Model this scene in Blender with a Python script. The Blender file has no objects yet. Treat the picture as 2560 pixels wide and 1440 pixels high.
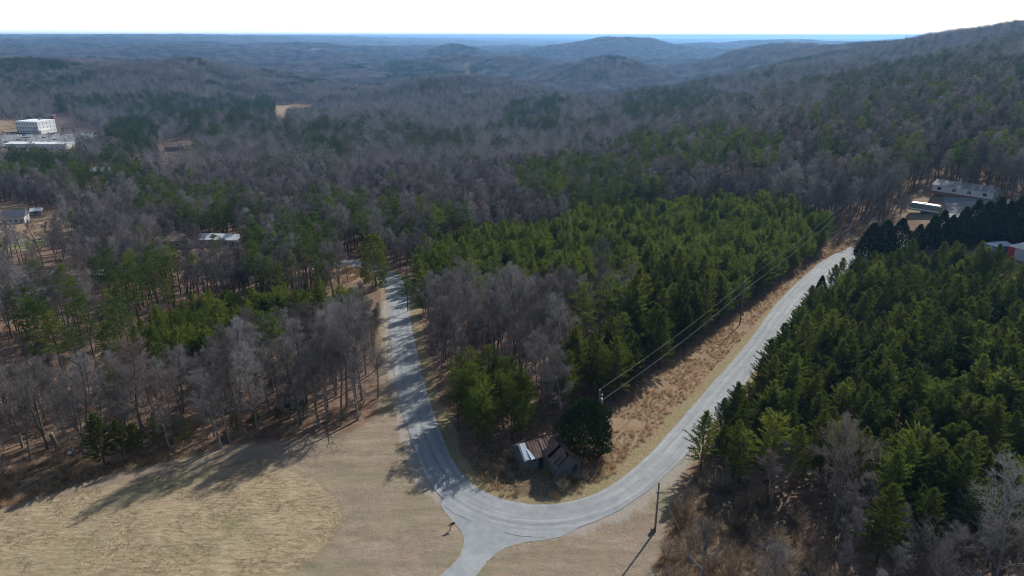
import bpy, math, random
import numpy as np
from mathutils import Vector, Matrix

# ------------------------------------------------------------------ camera, world, sun, exposure
scene = bpy.context.scene
COL = scene.collection
CAM_H = 70.0
PITCH = math.radians(20.25)
FPX = 1708.0                                   # focal length in photograph pixels (2560 wide)
cam_data = bpy.data.cameras.new('camera')
cam = bpy.data.objects.new('camera', cam_data)
COL.objects.link(cam)
cam.location = (0, 0, CAM_H)
cam.rotation_euler = (math.pi / 2 - PITCH, 0, 0)
cam_data.sensor_width = 36
cam_data.lens = 36 * FPX / 2560
cam_data.clip_start = 0.5
cam_data.clip_end = 200000
scene.camera = cam

SUN_EL = math.radians(35)
SUN_DIR = Vector((0.57 * math.cos(SUN_EL), 0.82 * math.cos(SUN_EL), math.sin(SUN_EL))).normalized()
world = bpy.data.worlds.new('World')
scene.world = world
world.use_nodes = True
wn = world.node_tree.nodes
wn.clear()
sky = wn.new('ShaderNodeTexSky')
sky.sky_type = 'NISHITA'
sky.sun_disc = False
sky.sun_elevation = SUN_EL
sky.sun_rotation = math.atan2(0.57, 0.82)
sky.altitude = 250
sky.air_density = 1.0
sky.dust_density = 1.2
sky.ozone_density = 1.0
bgn = wn.new('ShaderNodeBackground')
bgn.inputs['Strength'].default_value = 0.075
wo = wn.new('ShaderNodeOutputWorld')
# pale milky air low over the horizon, all the way round, thinning out upward
wl = world.node_tree.links
wtc = wn.new('ShaderNodeTexCoord'); wsx = wn.new('ShaderNodeSeparateXYZ'); wl.new(wtc.outputs['Generated'], wsx.inputs[0])
wr_ = wn.new('ShaderNodeMapRange'); wr_.interpolation_type = 'SMOOTHERSTEP'
wr_.inputs['From Min'].default_value = -.02; wr_.inputs['From Max'].default_value = .36; wr_.inputs['To Min'].default_value = 1; wr_.inputs['To Max'].default_value = 0
wl.new(wsx.outputs[2], wr_.inputs['Value'])
wnz = wn.new('ShaderNodeTexNoise'); wnz.inputs['Scale'].default_value = 3; wnz.inputs['Detail'].default_value = 5
wmp = wn.new('ShaderNodeMapping'); wmp.inputs['Scale'].default_value = (1, 1, 7); wl.new(wtc.outputs['Generated'], wmp.inputs[0]); wl.new(wmp.outputs[0], wnz.inputs['Vector'])
wmr = wn.new('ShaderNodeMapRange'); wmr.inputs['To Min'].default_value = .85; wmr.inputs['To Max'].default_value = 1.15; wl.new(wnz.outputs[0], wmr.inputs['Value'])
wm1 = wn.new('ShaderNodeMath'); wm1.operation = 'MULTIPLY'; wl.new(wr_.outputs[0], wm1.inputs[0]); wl.new(wmr.outputs[0], wm1.inputs[1])
wvm = wn.new('ShaderNodeVectorMath'); wvm.operation = 'SCALE'; wvm.inputs[0].default_value = (10.5, 12.2, 13.4); wl.new(wm1.outputs[0], wvm.inputs['Scale'])
wad = wn.new('ShaderNodeVectorMath'); wad.operation = 'ADD'; wl.new(wvm.outputs[0], wad.inputs[0]); wl.new(sky.outputs[0], wad.inputs[1])
wl.new(wad.outputs[0], bgn.inputs[0])
world.node_tree.links.new(bgn.outputs[0], wo.inputs[0])
sd = bpy.data.lights.new('sun', 'SUN')
sd.energy = 3.9
sd.angle = math.radians(0.55)
sd.color = (1.0, 0.955, 0.89)
sun = bpy.data.objects.new('sun', sd)
COL.objects.link(sun)
sun.rotation_euler = (-SUN_DIR).to_track_quat('-Z', 'Y').to_euler()
scene.view_settings.view_transform = 'Standard'
scene.view_settings.look = 'None'
scene.view_settings.exposure = 0.4
scene.view_settings.gamma = 1
scene.view_settings.use_curve_mapping = False
scene.render.engine = 'CYCLES'
scene.cycles.max_bounces = 5
scene.cycles.diffuse_bounces = 2
scene.cycles.glossy_bounces = 2
scene.cycles.transmission_bounces = 3
scene.cycles.transparent_max_bounces = 6
scene.cycles.volume_bounces = 0
scene.cycles.filter_width = 1.0

# ------------------------------------------------------------------ camera maths for laying out the land
cp, sp = math.cos(PITCH), math.sin(PITCH)
def proj(x, y, z):
    dz = z - CAM_H
    d = y * cp - dz * sp
    u = y * sp + dz * cp
    d = np.where(np.abs(d) < 1e-3, 1e-3, d)
    return 1280 + FPX * x / d, 720 - FPX * u / d, d
def pdir(px, py):
    cx, cy = (px - 1280) / FPX, (720 - py) / FPX
    return cx, cp + cy * sp, -sp + cy * cp
def pt_at(px, py, y):                           # point seen at a pixel at a forward distance
    a, b, c = pdir(px, py)
    return a / b * y, y, CAM_H + c / b * y

# ------------------------------------------------------------------ noise
def vnoise(x, y, scale, seed=0):
    x = np.asarray(x, float) / scale + seed * 17.31
    y = np.asarray(y, float) / scale + seed * 9.77
    xi, yi = np.floor(x), np.floor(y)
    xf, yf = x - xi, y - yi
    u, v = xf * xf * xf * (xf * (xf * 6 - 15) + 10), yf * yf * yf * (yf * (yf * 6 - 15) + 10)
    def h(a, b):
        n = (a.astype(np.int64) * 374761393 + b.astype(np.int64) * 668265263 + seed * 974634777) & 0x7fffffff
        n = ((n ^ (n >> 13)) * 1274126177) & 0x7fffffff
        return ((n ^ (n >> 16)) & 0xffff) / 32768.0 - 1
    return (h(xi, yi) * (1 - u) + h(xi + 1, yi) * u) * (1 - v) + (h(xi, yi + 1) * (1 - u) + h(xi + 1, yi + 1) * u) * v
def sstep(a, b, x):
    t = np.clip((x - a) / (b - a), 0, 1)
    return t * t * (3 - 2 * t)

# ------------------------------------------------------------------ terrain height
CTRL = [(0, -150, 0), (-150, -150, 0), (200, -150, 6), (0, -60, 0), (0, 60, 0), (-80, 70, 0), (90, 70, 1), (0, 100, 0), (-60, 100, -.3), (-120, 90, -1.5), (-90, 135, -3),
        (45, 110, 0), (-25, 150, -1.5), (30, 150, -.5), (60, 160, 0), (110, 217, 2), (85, 190, .7), (-35, 205, -6), (-75, 225, -9), (90, 95, 2.5), (130, 120, 5),
        (150, 190, 9), (175, 250, 15.5), (145, 255, 10), (210, 260, 18), (0, 250, -6), (60, 260, -2), (0, 400, -17), (-110, 290, -15), (-180, 330, -20), (-250, 330, -20), (-200, 200, -9),
        (150, 400, 8), (260, 400, 26), (330, 600, 30), (100, 600, -14), (0, 700, -32), (-300, 600, -32), (-560, 860, -42), (-600, 960, -40), (-400, 900, -42), (-200, 1000, -42),
        (500, 900, 34), (838, 1200, 76), (1200, 1100, 100), (700, 600, 80), (825, 1500, 50), (770, 1700, 36), (760, 2100, 14), (600, 2150, -35), (480, 2100, -66), (400, 1200, -8), (180, 1200, -40), (300, 1700, -66), (250, 1450, -60), (460, 1800, -62), (350, 1850, -70),
        (450, 2300, -66), (330, 1950, -66), (560, 2500, -50), (0, 2100, -74), (200, 2700, -72), (-250, 2350, -74), (100, 1800, -70), (-150, 1500, -28), (0, 1420, -34), (-120, 1250, -44), (-200, 1900, -72), (-450, 1400, -60), (-500, 2000, -68),
        (-1030, 1600, 12), (-700, 1620, -8), (-900, 1250, -32), (-1000, 2100, -40), (-1500, 3000, -35), (0, 2600, -70), (0, 3400, -72), (1000, 3200, -60), (2500, 3500, -50),
        (-1000, 4500, -40), (1500, 5500, -55), (-4000, 5500, 15), (4500, 5500, -20), (0, 8000, -60), (-4000, 9000, 40), (5000, 9000, -50), (0, 16000, -60), (-10000, 14000, 80),
        (-6000, 18000, 60), (12000, 15000, -60), (0, 34000, -60), (-20000, 28000, 40), (20000, 28000, -60), (-3000, -3000, 0), (3000, -3000, 50), (-2000, 500, -30), (2500, 500, 90)]
def uv_(x, y):
    yy = np.asarray(y, float) + 200
    x = np.asarray(x, float)
    return np.arctan2(x, yy) * 1.6, np.log(np.hypot(x, yy) + 1)
_c = np.array(CTRL, float)
_cu, _cv = uv_(_c[:, 0], _c[:, 1])
_K = np.sqrt((_cu[:, None] - _cu) ** 2 + (_cv[:, None] - _cv) ** 2 + 0.0009)
_A = np.zeros((len(_c) + 3, len(_c) + 3))
_A[:len(_c), :len(_c)] = _K
_P = np.stack([np.ones(len(_c)), _cu, _cv], 1)
_A[:len(_c), -3:] = _P
_A[-3:, :len(_c)] = _P.T
_w = np.linalg.solve(_A, np.concatenate([_c[:, 2], [0, 0, 0]]))
HILLS = []                                      # top x, y, extra height, sigma x, sigma y
def hill(px, py, dist, base, sx, sy, tree=17):
    x, y, z = pt_at(px, py, dist)
    HILLS.append((x, y, z - tree - base, sx, sy))
hill(1520, 130, 2150, -66, 118, 170)
hill(1535, 98, 4600, -62, 250, 420)
hill(1385, 130, 4600, -62, 220, 380)
hill(1690, 118, 4700, -62, 260, 380)
hill(1130, 115, 4300, -60, 110, 260)
hill(1050, 142, 2800, -66, 110, 220)
hill(1130, 156, 2850, -66, 80, 200)
hill(1235, 143, 2800, -66, 110, 200)
hill(1330, 147, 2750, -66, 90, 220)
hill(930, 170, 2700, -62, 170, 200)
hill(1900, 140, 2500, -50, 130, 200)
hill(110, 148, 1600, 0, 240, 170)
hill(640, 130, 4200, -45, 500, 350)
hill(300, 125, 3800, -20, 500, 300)
hill(850, 118, 5200, -50, 600, 400)
hill(500, 104, 9000, 35, 1500, 700, 0)
hill(2000, 106, 6500, -60, 900, 600, 10)
def base_h(x, y):
    x = np.atleast_1d(np.asarray(x, float)); y = np.atleast_1d(np.asarray(y, float))
    out = np.empty(x.shape)
    n = 40000
    for i in range(0, len(x), n):
        u, v = uv_(x[i:i + n], y[i:i + n])
        k = np.sqrt((u[:, None] - _cu) ** 2 + (v[:, None] - _cv) ** 2 + 0.0009)
        out[i:i + n] = k @ _w[:-3] + _w[-3] + _w[-2] * u + _w[-1] * v
    for hx, hy, hh, sx, sy in HILLS:
        out += hh * np.exp(-((x - hx) / sx) ** 2 * .5 - ((y - hy) / sy) ** 2 * .5)
    r = np.hypot(x, y)
    a = sstep(330, 1200, r)
    out += a * (11 * vnoise(x, y, 190, 3) + 4 * vnoise(x, y, 85, 4)) * (1 - .5 * sstep(900, 1500, x))
    b = sstep(1500, 3500, r)
    out += b * (-30 * np.abs(vnoise(x, y, 620, 5)) + 12 + 13 * vnoise(x, y, 260, 9))
    c_ = sstep(5000, 9000, r)
    out += c_ * (26 * vnoise(x, y, 1900, 6) - 24 * np.abs(vnoise(x, y, 1100, 7)) + 8) * (1 - .6 * sstep(20000, 40000, r))
    return np.where(out > 70, 70 + 16 * np.tanh((out - 70) / 16), out)
def bh(x, y):
    return float(base_h(x, y)[0])
def hit(px, py, add=0.0):                        # where a pixel's ray meets the land
    a, b, c = pdir(px, py)
    ys = np.concatenate([np.arange(30, 600, 1.0), np.geomspace(600, 12000, 900)])
    xs, zs = a / b * ys, CAM_H + c / b * ys
    g = base_h(xs, ys) + add
    below = np.where(zs < g)[0]
    i = below[0] if len(below) else len(ys) - 1
    if i == 0: i = 1
    t = (zs[i - 1] - g[i - 1]) / max(1e-6, (zs[i - 1] - g[i - 1]) - (zs[i] - g[i]))
    yy = ys[i - 1] + (ys[i] - ys[i - 1]) * t
    return a / b * yy, yy, float(base_h(a / b * yy, yy)[0])
def inpoly(px, py, poly):
    px = np.asarray(px); py = np.asarray(py)
    r = np.zeros(px.shape, bool)
    n = len(poly)
    for i in range(n):
        x1, y1 = poly[i]; x2, y2 = poly[(i + 1) % n]
        if y1 == y2: continue
        c = ((y1 > py) != (y2 > py)) & (px < (x2 - x1) * (py - y1) / (y2 - y1) + x1)
        r ^= c
    return r

# ------------------------------------------------------------------ tagging and mesh helpers
def tag(o, label=None, cat=None, group=None, kind=None):
    if label: o['label'] = label
    if cat: o['category'] = cat
    if group: o['group'] = group
    if kind: o['kind'] = kind
    return o
def empty(name, loc, rz=0):
    o = bpy.data.objects.new(name, None)
    o.empty_display_size = .5
    COL.objects.link(o)
    o.location = loc
    o.rotation_euler = (0, 0, rz)
    return o
class MB:
    def __init__(s): s.v = []; s.f = []; s.m = []
    def face(s, pts, mi=0):
        n = len(s.v); s.v.extend(pts); s.f.append(tuple(range(n, n + len(pts)))); s.m.append(mi)
    def box(s, x0, x1, y0, y1, z0, z1, mi=0):
        n = len(s.v)
        s.v += [(x0, y0, z0), (x1, y0, z0), (x1, y1, z0), (x0, y1, z0), (x0, y0, z1), (x1, y0, z1), (x1, y1, z1), (x0, y1, z1)]
        for q in ((0, 3, 2, 1), (4, 5, 6, 7), (0, 1, 5, 4), (1, 2, 6, 5), (2, 3, 7, 6), (3, 0, 4, 7)):
            s.f.append(tuple(n + i for i in q)); s.m.append(mi)
    def tube(s, pts, rads, sides=5, mi=0, cap=True):
        n = len(s.v)
        P = [Vector(p) for p in pts]
        for i, p in enumerate(P):
            d = (P[min(i + 1, len(P) - 1)] - P[max(i - 1, 0)]).normalized()
            a = d.cross(Vector((0, 0, 1)) if abs(d.z) < .9 else Vector((1, 0, 0))).normalized()
            b = d.cross(a)
            for k in range(sides):
                t = k * 2 * math.pi / sides
                q = p + (a * math.cos(t) + b * math.sin(t)) * rads[i]
                s.v.append((q.x, q.y, q.z))
        for i in range(len(P) - 1):
            for k in range(sides):
                k2 = (k + 1) % sides
                s.f.append((n + i * sides + k, n + i * sides + k2, n + (i + 1) * sides + k2, n + (i + 1) * sides + k)); s.m.append(mi)
        if cap:
            s.f.append(tuple(n + (len(P) - 1) * sides + k for k in range(sides))); s.m.append(mi)
            s.f.append(tuple(n + sides - 1 - k for k in range(sides))); s.m.append(mi)
    def tri(s, p, d, w, side, mi=0):              # a thin blade from p along d
        n = len(s.v)
        s.v += [(p[0] - side[0] * w, p[1] - side[1] * w, p[2] - side[2] * w), (p[0] + side[0] * w, p[1] + side[1] * w, p[2] + side[2] * w), (p[0] + d[0], p[1] + d[1], p[2] + d[2])]
        s.f.append((n, n + 1, n + 2)); s.m.append(mi)
    def mesh(s, name, mats, smooth=False):
        me = bpy.data.meshes.new(name)
        me.from_pydata(s.v, [], s.f)
        for m in (mats if isinstance(mats, (list, tuple)) else [mats]): me.materials.append(m)
        if any(s.m): me.polygons.foreach_set('material_index', s.m)
        if smooth: me.polygons.foreach_set('use_smooth', [True] * len(s.f))
        me.update()
        return me
    def obj(s, name, mats, parent=None, smooth=False):
        return mobj(name, s.mesh(name, mats, smooth), parent)
def mobj(name, me, parent=None):
    o = bpy.data.objects.new(name, me)
    COL.objects.link(o)
    if parent: o.parent = parent
    return o

# ------------------------------------------------------------------ materials
class NT:
    def __init__(s, name):
        s.m = bpy.data.materials.new(name); s.m.use_nodes = True
        s.t = s.m.node_tree; s.n = s.t.nodes; s.n.clear()
        s.out = s.n.new('ShaderNodeOutputMaterial')
    def L(s, a, b): s.t.links.new(a, b)
    def noise(s, scale, detail=4, rough=.6, vec=None, dist=0):
        n = s.n.new('ShaderNodeTexNoise'); n.inputs['Scale'].default_value = scale
        n.inputs['Detail'].default_value = detail; n.inputs['Roughness'].default_value = rough; n.inputs['Distortion'].default_value = dist
        if vec: s.L(vec, n.inputs['Vector'])
        return n.outputs[0]
    def ramp(s, fac, stops):
        r = s.n.new('ShaderNodeValToRGB'); e = r.color_ramp.elements
        while len(e) < len(stops): e.new(.5)
        for k, (p, c) in enumerate(stops):
            e[k].position = p; e[k].color = (*c, 1) if len(c) == 3 else c
        s.L(fac, r.inputs[0]); return r.outputs[0]
    def mix(s, fac, a, b, mode='MIX'):
        m = s.n.new('ShaderNodeMix'); m.data_type = 'RGBA'; m.blend_type = mode
        for k, v in ((0, fac), (6, a), (7, b)):
            if isinstance(v, bpy.types.NodeSocket): s.L(v, m.inputs[k])
            elif k == 0: m.inputs[0].default_value = v
            else: m.inputs[k].default_value = (*v, 1)
        return m.outputs[2]
    def math(s, op, a, b=0.0, clamp=False):
        m = s.n.new('ShaderNodeMath'); m.operation = op; m.use_clamp = clamp
        for k, v in ((0, a), (1, b)):
            if isinstance(v, bpy.types.NodeSocket): s.L(v, m.inputs[k])
            else: m.inputs[k].default_value = v
        return m.outputs[0]
    def pos(s): return s.n.new('ShaderNodeNewGeometry').outputs['Position']
    def objc(s): return s.n.new('ShaderNodeTexCoord').outputs['Object']
    def scalev(s, v, xyz):
        m = s.n.new('ShaderNodeVectorMath'); m.operation = 'MULTIPLY'; s.L(v, m.inputs[0]); m.inputs[1].default_value = xyz
        return m.outputs[0]
    def rand(s): return s.n.new('ShaderNodeObjectInfo').outputs['Random']
    def bump(s, h, strength, dist=.1):
        b = s.n.new('ShaderNodeBump'); b.inputs['Strength'].default_value = strength; b.inputs['Distance'].default_value = dist
        s.L(h, b.inputs['Height']); return b.outputs[0]
    def pbr(s, col, rough=.8, metal=0, normal=None, spec=.3):
        p = s.n.new('ShaderNodeBsdfPrincipled')
        if isinstance(col, bpy.types.NodeSocket): s.L(col, p.inputs['Base Color'])
        else: p.inputs['Base Color'].default_value = (*col, 1)
        if isinstance(rough, bpy.types.NodeSocket): s.L(rough, p.inputs['Roughness'])
        else: p.inputs['Roughness'].default_value = rough
        p.inputs['Metallic'].default_value = metal
        p.inputs['Specular IOR Level'].default_value = spec
        if normal: s.L(normal, p.inputs['Normal'])
        s.L(p.outputs[0], s.out.inputs[0]); return s.m
def worn(name, col, var=.25, scale=1.5, rough=.7, metal=0, spec=.3):
    n = NT(name); v = n.objc()
    dark = tuple(c * (1 - var) for c in col); lite = tuple(min(1, c * (1 + var)) for c in col)
    c = n.ramp(n.noise(scale, 5, .65, v), [(.3, dark), (.7, lite)])
    return n.pbr(c, rough, metal, n.bump(n.noise(scale * 8, 3, .6, v), .15, .03), spec)
def foliage(name, c1, c2, c3, trans=.35):
    n = NT(name)
    r = n.rand()
    col = n.ramp(r, [(0, c1), (.5, c2), (1, c3)])
    fine = n.noise(1.3, 3, .6, n.objc())
    col = n.mix(1.0, col, n.ramp(fine, [(.3, (.6, .62, .6)), (.7, (1.35, 1.3, 1.2))]), 'MULTIPLY')
    d = n.n.new('ShaderNodeBsdfDiffuse'); t = n.n.new('ShaderNodeBsdfTranslucent')
    n.L(col, d.inputs[0]); n.L(col, t.inputs[0])
    m = n.n.new('ShaderNodeMixShader'); m.inputs[0].default_value = trans
    n.L(d.outputs[0], m.inputs[1]); n.L(t.outputs[0], m.inputs[2]); n.L(m.outputs[0], n.out.inputs[0])
    return n.m
def bark(name, stops, trans=0.0):
    n = NT(name)
    col = n.ramp(n.rand(), stops)
    col = n.mix(1.0, col, n.ramp(n.noise(2.2, 3, .6, n.objc()), [(.3, (.65, .65, .65)), (.7, (1.3, 1.3, 1.3))]), 'MULTIPLY')
    d = n.n.new('ShaderNodeBsdfDiffuse'); n.L(col, d.inputs[0])
    if trans:
        t = n.n.new('ShaderNodeBsdfTranslucent'); n.L(col, t.inputs[0])
        m = n.n.new('ShaderNodeMixShader'); m.inputs[0].default_value = trans
        n.L(d.outputs[0], m.inputs[1]); n.L(t.outputs[0], m.inputs[2]); n.L(m.outputs[0], n.out.inputs[0])
    else: n.L(d.outputs[0], n.out.inputs[0])
    return n.m
M = {}
M['bark'] = bark('grey_bark', [(0, (.10, .085, .075)), (.5, (.16, .14, .125)), (1, (.25, .235, .22))])
M['twig'] = bark('bare_twigs', [(0, (.115, .10, .095)), (.5, (.19, .175, .17)), (.85, (.30, .285, .28)), (1, (.20, .15, .13))], .25)
M['pinebark'] = bark('pine_bark', [(0, (.09, .065, .05)), (1, (.16, .115, .09))])
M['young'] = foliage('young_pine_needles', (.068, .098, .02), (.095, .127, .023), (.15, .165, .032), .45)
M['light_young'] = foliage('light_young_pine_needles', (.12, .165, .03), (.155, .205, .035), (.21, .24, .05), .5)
M['far_pine'] = foliage('distant_pine_needles', (.034, .056, .022), (.05, .076, .026), (.085, .105, .035), .35)
M['far_twig'] = bark('distant_bare_twigs', [(0, (.115, .105, .105)), (.5, (.20, .188, .19)), (1, (.31, .295, .30))], .2)
M['pine'] = foliage('tall_pine_needles', (.055, .09, .024), (.085, .125, .03), (.15, .175, .038), .45)
M['cedar'] = foliage('cedar_foliage', (.022, .042, .014), (.028, .05, .016), (.035, .055, .016), .15)
M['straw'] = foliage('dry_grass_blades', (.46, .35, .22), (.36, .22, .13), (.52, .43, .29), .45)
M['stubble'] = foliage('stubble_blades', (.34, .28, .17), (.42, .36, .23), (.30, .28, .15), .3)
M['brush'] = bark('brush_twigs', [(0, (.16, .11, .08)), (.5, (.26, .20, .15)), (1, (.34, .27, .19))], .25)
M['pole'] = worn('weathered_pole_wood', (.16, .13, .11), .3, 3)
M['wire'] = NT('bare_wire').pbr((.30, .29, .28), .4, .8)
M['steel'] = worn('galvanised_steel', (.45, .47, .48), .15, 6, .35, .7)
M['black'] = NT('black_paint').pbr((.02, .02, .022), .4)
M['white'] = worn('white_paint', (.78, .78, .76), .05, 2, .6)
M['glass'] = NT('dark_window_glass').pbr((.03, .04, .05), .08, 0, None, .8)
M['boards'] = worn('weathered_board_walls', (.085, .085, .09), .45, 2.2, .9)
M['inner_shade'] = NT('painted_inner_shade').pbr((.01, .01, .011), .9)  # near-black colour stands in for the shade inside the house
def rust_mat():
    n = NT('rusty_roof_metal'); v = n.objc()
    a = n.noise(.9, 6, .7, v)
    c = n.ramp(a, [(.25, (.07, .042, .02)), (.5, (.145, .098, .088)), (.72, (.26, .215, .20))])
    c = n.mix(n.rand(), c, n.mix(.5, c, (.16, .07, .04)))
    return n.pbr(c, .6, .25, n.bump(n.noise(5, 3, .6, v), .2, .02))
M['rust'] = rust_mat()
M['bare_metal'] = worn('bare_galvanised_sheet', (.62, .68, .70), .12, 1.2, .35, .35)
M['asphalt_patch'] = worn('asphalt_seam', (.07, .075, .08), .2, 3)

def asphalt(name, a, b, streak=True):
    n = NT(name); p = n.pos()
    base = n.ramp(n.noise(.12, 4, .6, p), [(.3, a), (.7, b)])
    grit = n.noise(9, 2, .5, p)
    c = n.mix(1, base, n.ramp(grit, [(.3, (.82, .82, .82)), (.7, (1.15, 1.15, 1.15))]), 'MULTIPLY')
    blot = n.noise(.7, 5, .7, p)
    c = n.mix(1, c, n.ramp(blot, [(.35, (.88, .88, .9)), (.6, (1.05, 1.05, 1.04))]), 'MULTIPLY')
    if streak:
        uv = n.n.new('ShaderNodeUVMap'); uv.uv_map = 'UVMap'
        s2 = n.noise(1, 4, .6, n.scalev(uv.outputs[0], (1.8, .035, 1)))
        c = n.mix(1, c, n.ramp(s2, [(.35, (.85, .86, .88)), (.65, (1.13, 1.12, 1.10))]), 'MULTIPLY')
        sx = n.n.new('ShaderNodeSeparateXYZ'); n.L(uv.outputs[0], sx.inputs[0])
        # wheel paths polished paler, crown darker
        w = n.math('SINE', n.math('MULTIPLY', sx.outputs[0], 3.7))
        c = n.mix(1, c, n.ramp(n.math('MULTIPLY_ADD', w, .5), [(0, (.95, .95, .96)), (1, (1.06, 1.06, 1.05))]), 'MULTIPLY')
    return n.pbr(c, .85, 0, n.bump(grit, .25, .02))
M['road'] = asphalt('worn_grey_asphalt', (.25, .268, .275), (.325, .34, .345))
M['drive'] = asphalt('gravelly_drive_asphalt', (.24, .265, .275), (.33, .35, .35), False)
M['lot'] = asphalt('parking_lot_asphalt', (.17, .18, .18), (.25, .25, .25), False)
M['gravel'] = asphalt('grey_gravel', (.26, .26, .27), (.35, .34, .33), False)

def ground_mat():
    n = NT('ground_grass_and_leaf_litter'); p = n.pos()
    def att(name):
        a = n.n.new('ShaderNodeAttribute'); a.attribute_name = name
        s = n.n.new('ShaderNodeSeparateColor'); n.L(a.outputs['Color'], s.inputs[0])
        return s.outputs[0], s.outputs[1], s.outputs[2], a.outputs['Alpha']
    f, lw, br, vg = att('m1'); tn, gv, bs, gr = att('m2')
    big = n.noise(.035, 4, .6, p); mid = n.noise(.28, 5, .65, p); fin = n.noise(2.2, 5, .75, p); fin2 = n.noise(6.5, 3, .7, p)
    litter = n.mix(mid, (.10, .062, .042), (.21, .135, .092))
    litter = n.mix(n.ramp(n.noise(.9, 5, .75, p), [(.42, (0, 0, 0)), (.62, (1, 1, 1))]), litter, (.26, .175, .12))
    farl = n.mix(n.ramp(n.noise(.004, 5, .65, p), [(.45, (0, 0, 0)), (.6, (1, 1, 1))]), (.115, .095, .085), (.05, .065, .035))
    sx = n.n.new('ShaderNodeSeparateXYZ'); n.L(p, sx.inputs[0])
    far = n.math('MULTIPLY', n.math('SUBTRACT', sx.outputs[1], 500), .002, True)
    col = n.mix(far, litter, farl)
    brush = n.mix(n.ramp(fin, [(.35, (0, 0, 0)), (.68, (1, 1, 1))]), (.07, .05, .035), (.25, .185, .115))
    col = n.mix(bs, col, brush)
    tan = n.mix(mid, (.30, .235, .15), (.26, .175, .11)); col = n.mix(tn, col, tan)
    # stubble field: straw with mown rows, green tinge patches, dark hollows
    st = n.noise(1, 4, .7, n.scalev(p, (.55, 2.0, 1)))
    fld = n.mix(n.ramp(st, [(.35, (0, 0, 0)), (.62, (1, 1, 1))]), (.24, .185, .112), (.43, .345, .225))
    fld = n.mix(n.ramp(n.noise(.10, 4, .6, p), [(.5, (0, 0, 0)), (.72, (.6, .6, .6))]), fld, (.25, .235, .13))
    fld = n.mix(n.ramp(n.noise(.16, 3, .6, n.scalev(p, (1, 1.7, 1))), [(.56, (0, 0, 0)), (.72, (.55, .55, .55))]), fld, (.36, .25, .165))
    fld = n.mix(n.ramp(fin, [(.26, (1, 1, 1)), (.42, (0, 0, 0))]), fld, (.17, .135, .08))
    col = n.mix(f, col, fld)
    la = n.mix(n.ramp(n.noise(.8, 5, .75, p), [(.3, (0, 0, 0)), (.7, (1, 1, 1))]), (.225, .178, .13), (.33, .268, .20))
    la = n.mix(n.ramp(n.noise(.09, 4, .6, p), [(.42, (0, 0, 0)), (.66, (.75, .75, .75))]), la, (.235, .21, .125))
    la = n.mix(1, la, n.ramp(n.noise(1, 4, .65, n.scalev(p, (.09, .5, 1))), [(.35, (.84, .84, .84)), (.65, (1.14, 1.13, 1.12))]), 'MULTIPLY')
    la = n.mix(n.ramp(n.noise(.21, 3, .6, p), [(.58, (0, 0, 0)), (.72, (.5, .5, .5))]), la, (.33, .215, .145))
    col = n.mix(lw, col, la)
    vv = n.mix(n.ramp(fin, [(.3, (0, 0, 0)), (.7, (1, 1, 1))]), (.17, .135, .075), (.39, .31, .185))
    vv = n.mix(n.ramp(mid, [(.45, (0, 0, 0)), (.7, (.8, .8, .8))]), vv, (.23, .215, .10))
    col = n.mix(vg, col, vv)
    bb = n.mix(n.ramp(mid, [(.3, (0, 0, 0)), (.7, (1, 1, 1))]), (.34, .265, .17), (.27, .16, .095))
    bb = n.mix(n.ramp(n.noise(1.1, 5, .8, p), [(.30, (1, 1, 1)), (.46, (0, 0, 0))]), bb, (.14, .095, .06))
    col = n.mix(br, col, bb)
    col = n.mix(gv, col, n.mix(fin, (.26, .24, .21), (.42, .38, .33)))
    col = n.mix(gr, col, n.mix(mid, (.15, .18, .06), (.24, .24, .11)))
    col = n.mix(1, col, n.ramp(fin2, [(.25, (.7, .7, .7)), (.75, (1.3, 1.3, 1.3))]), 'MULTIPLY')
    h = n.math('MULTIPLY_ADD', fin, .7); 
    nrm = n.bump(h, .8, .28)
    return n.pbr(col, .95, 0, nrm, .1)
M['ground'] = ground_mat()

# ------------------------------------------------------------------ road lines
def catmull(pts, step=1.5):
    P = [pts[0]] + list(pts) + [pts[-1]]
    out = []
    for i in range(1, len(P) - 2):
        p0, p1, p2, p3 = (np.array(q, float) for q in P[i - 1:i + 3])
        m = max(2, int(np.linalg.norm(p2 - p1) / step))
        for k in range(m):
            t = k / m
            out.append(.5 * ((2 * p1) + (-p0 + p2) * t + (2 * p0 - 5 * p1 + 4 * p2 - p3) * t * t + (-p0 + 3 * p1 - 3 * p2 + p3) * t ** 3))
    out.append(np.array(P[-1], float))
    return np.array(out)
def px2w(pts): return [hit(*p)[:2] for p in pts]
inner_px = [(2215, 585), (2140, 612), (2062, 648), (1960, 738), (1870, 855), (1780, 960), (1690, 1062), (1610, 1150), (1520, 1222), (1440, 1258), (1350, 1272), (1270, 1262),
            (1200, 1232), (1150, 1185), (1110, 1105), (1075, 1000), (1047, 900), (1026, 800), (1016, 735), (1012, 705), (985, 683)]
inner = catmull(px2w(inner_px) , 2.0)
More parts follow.
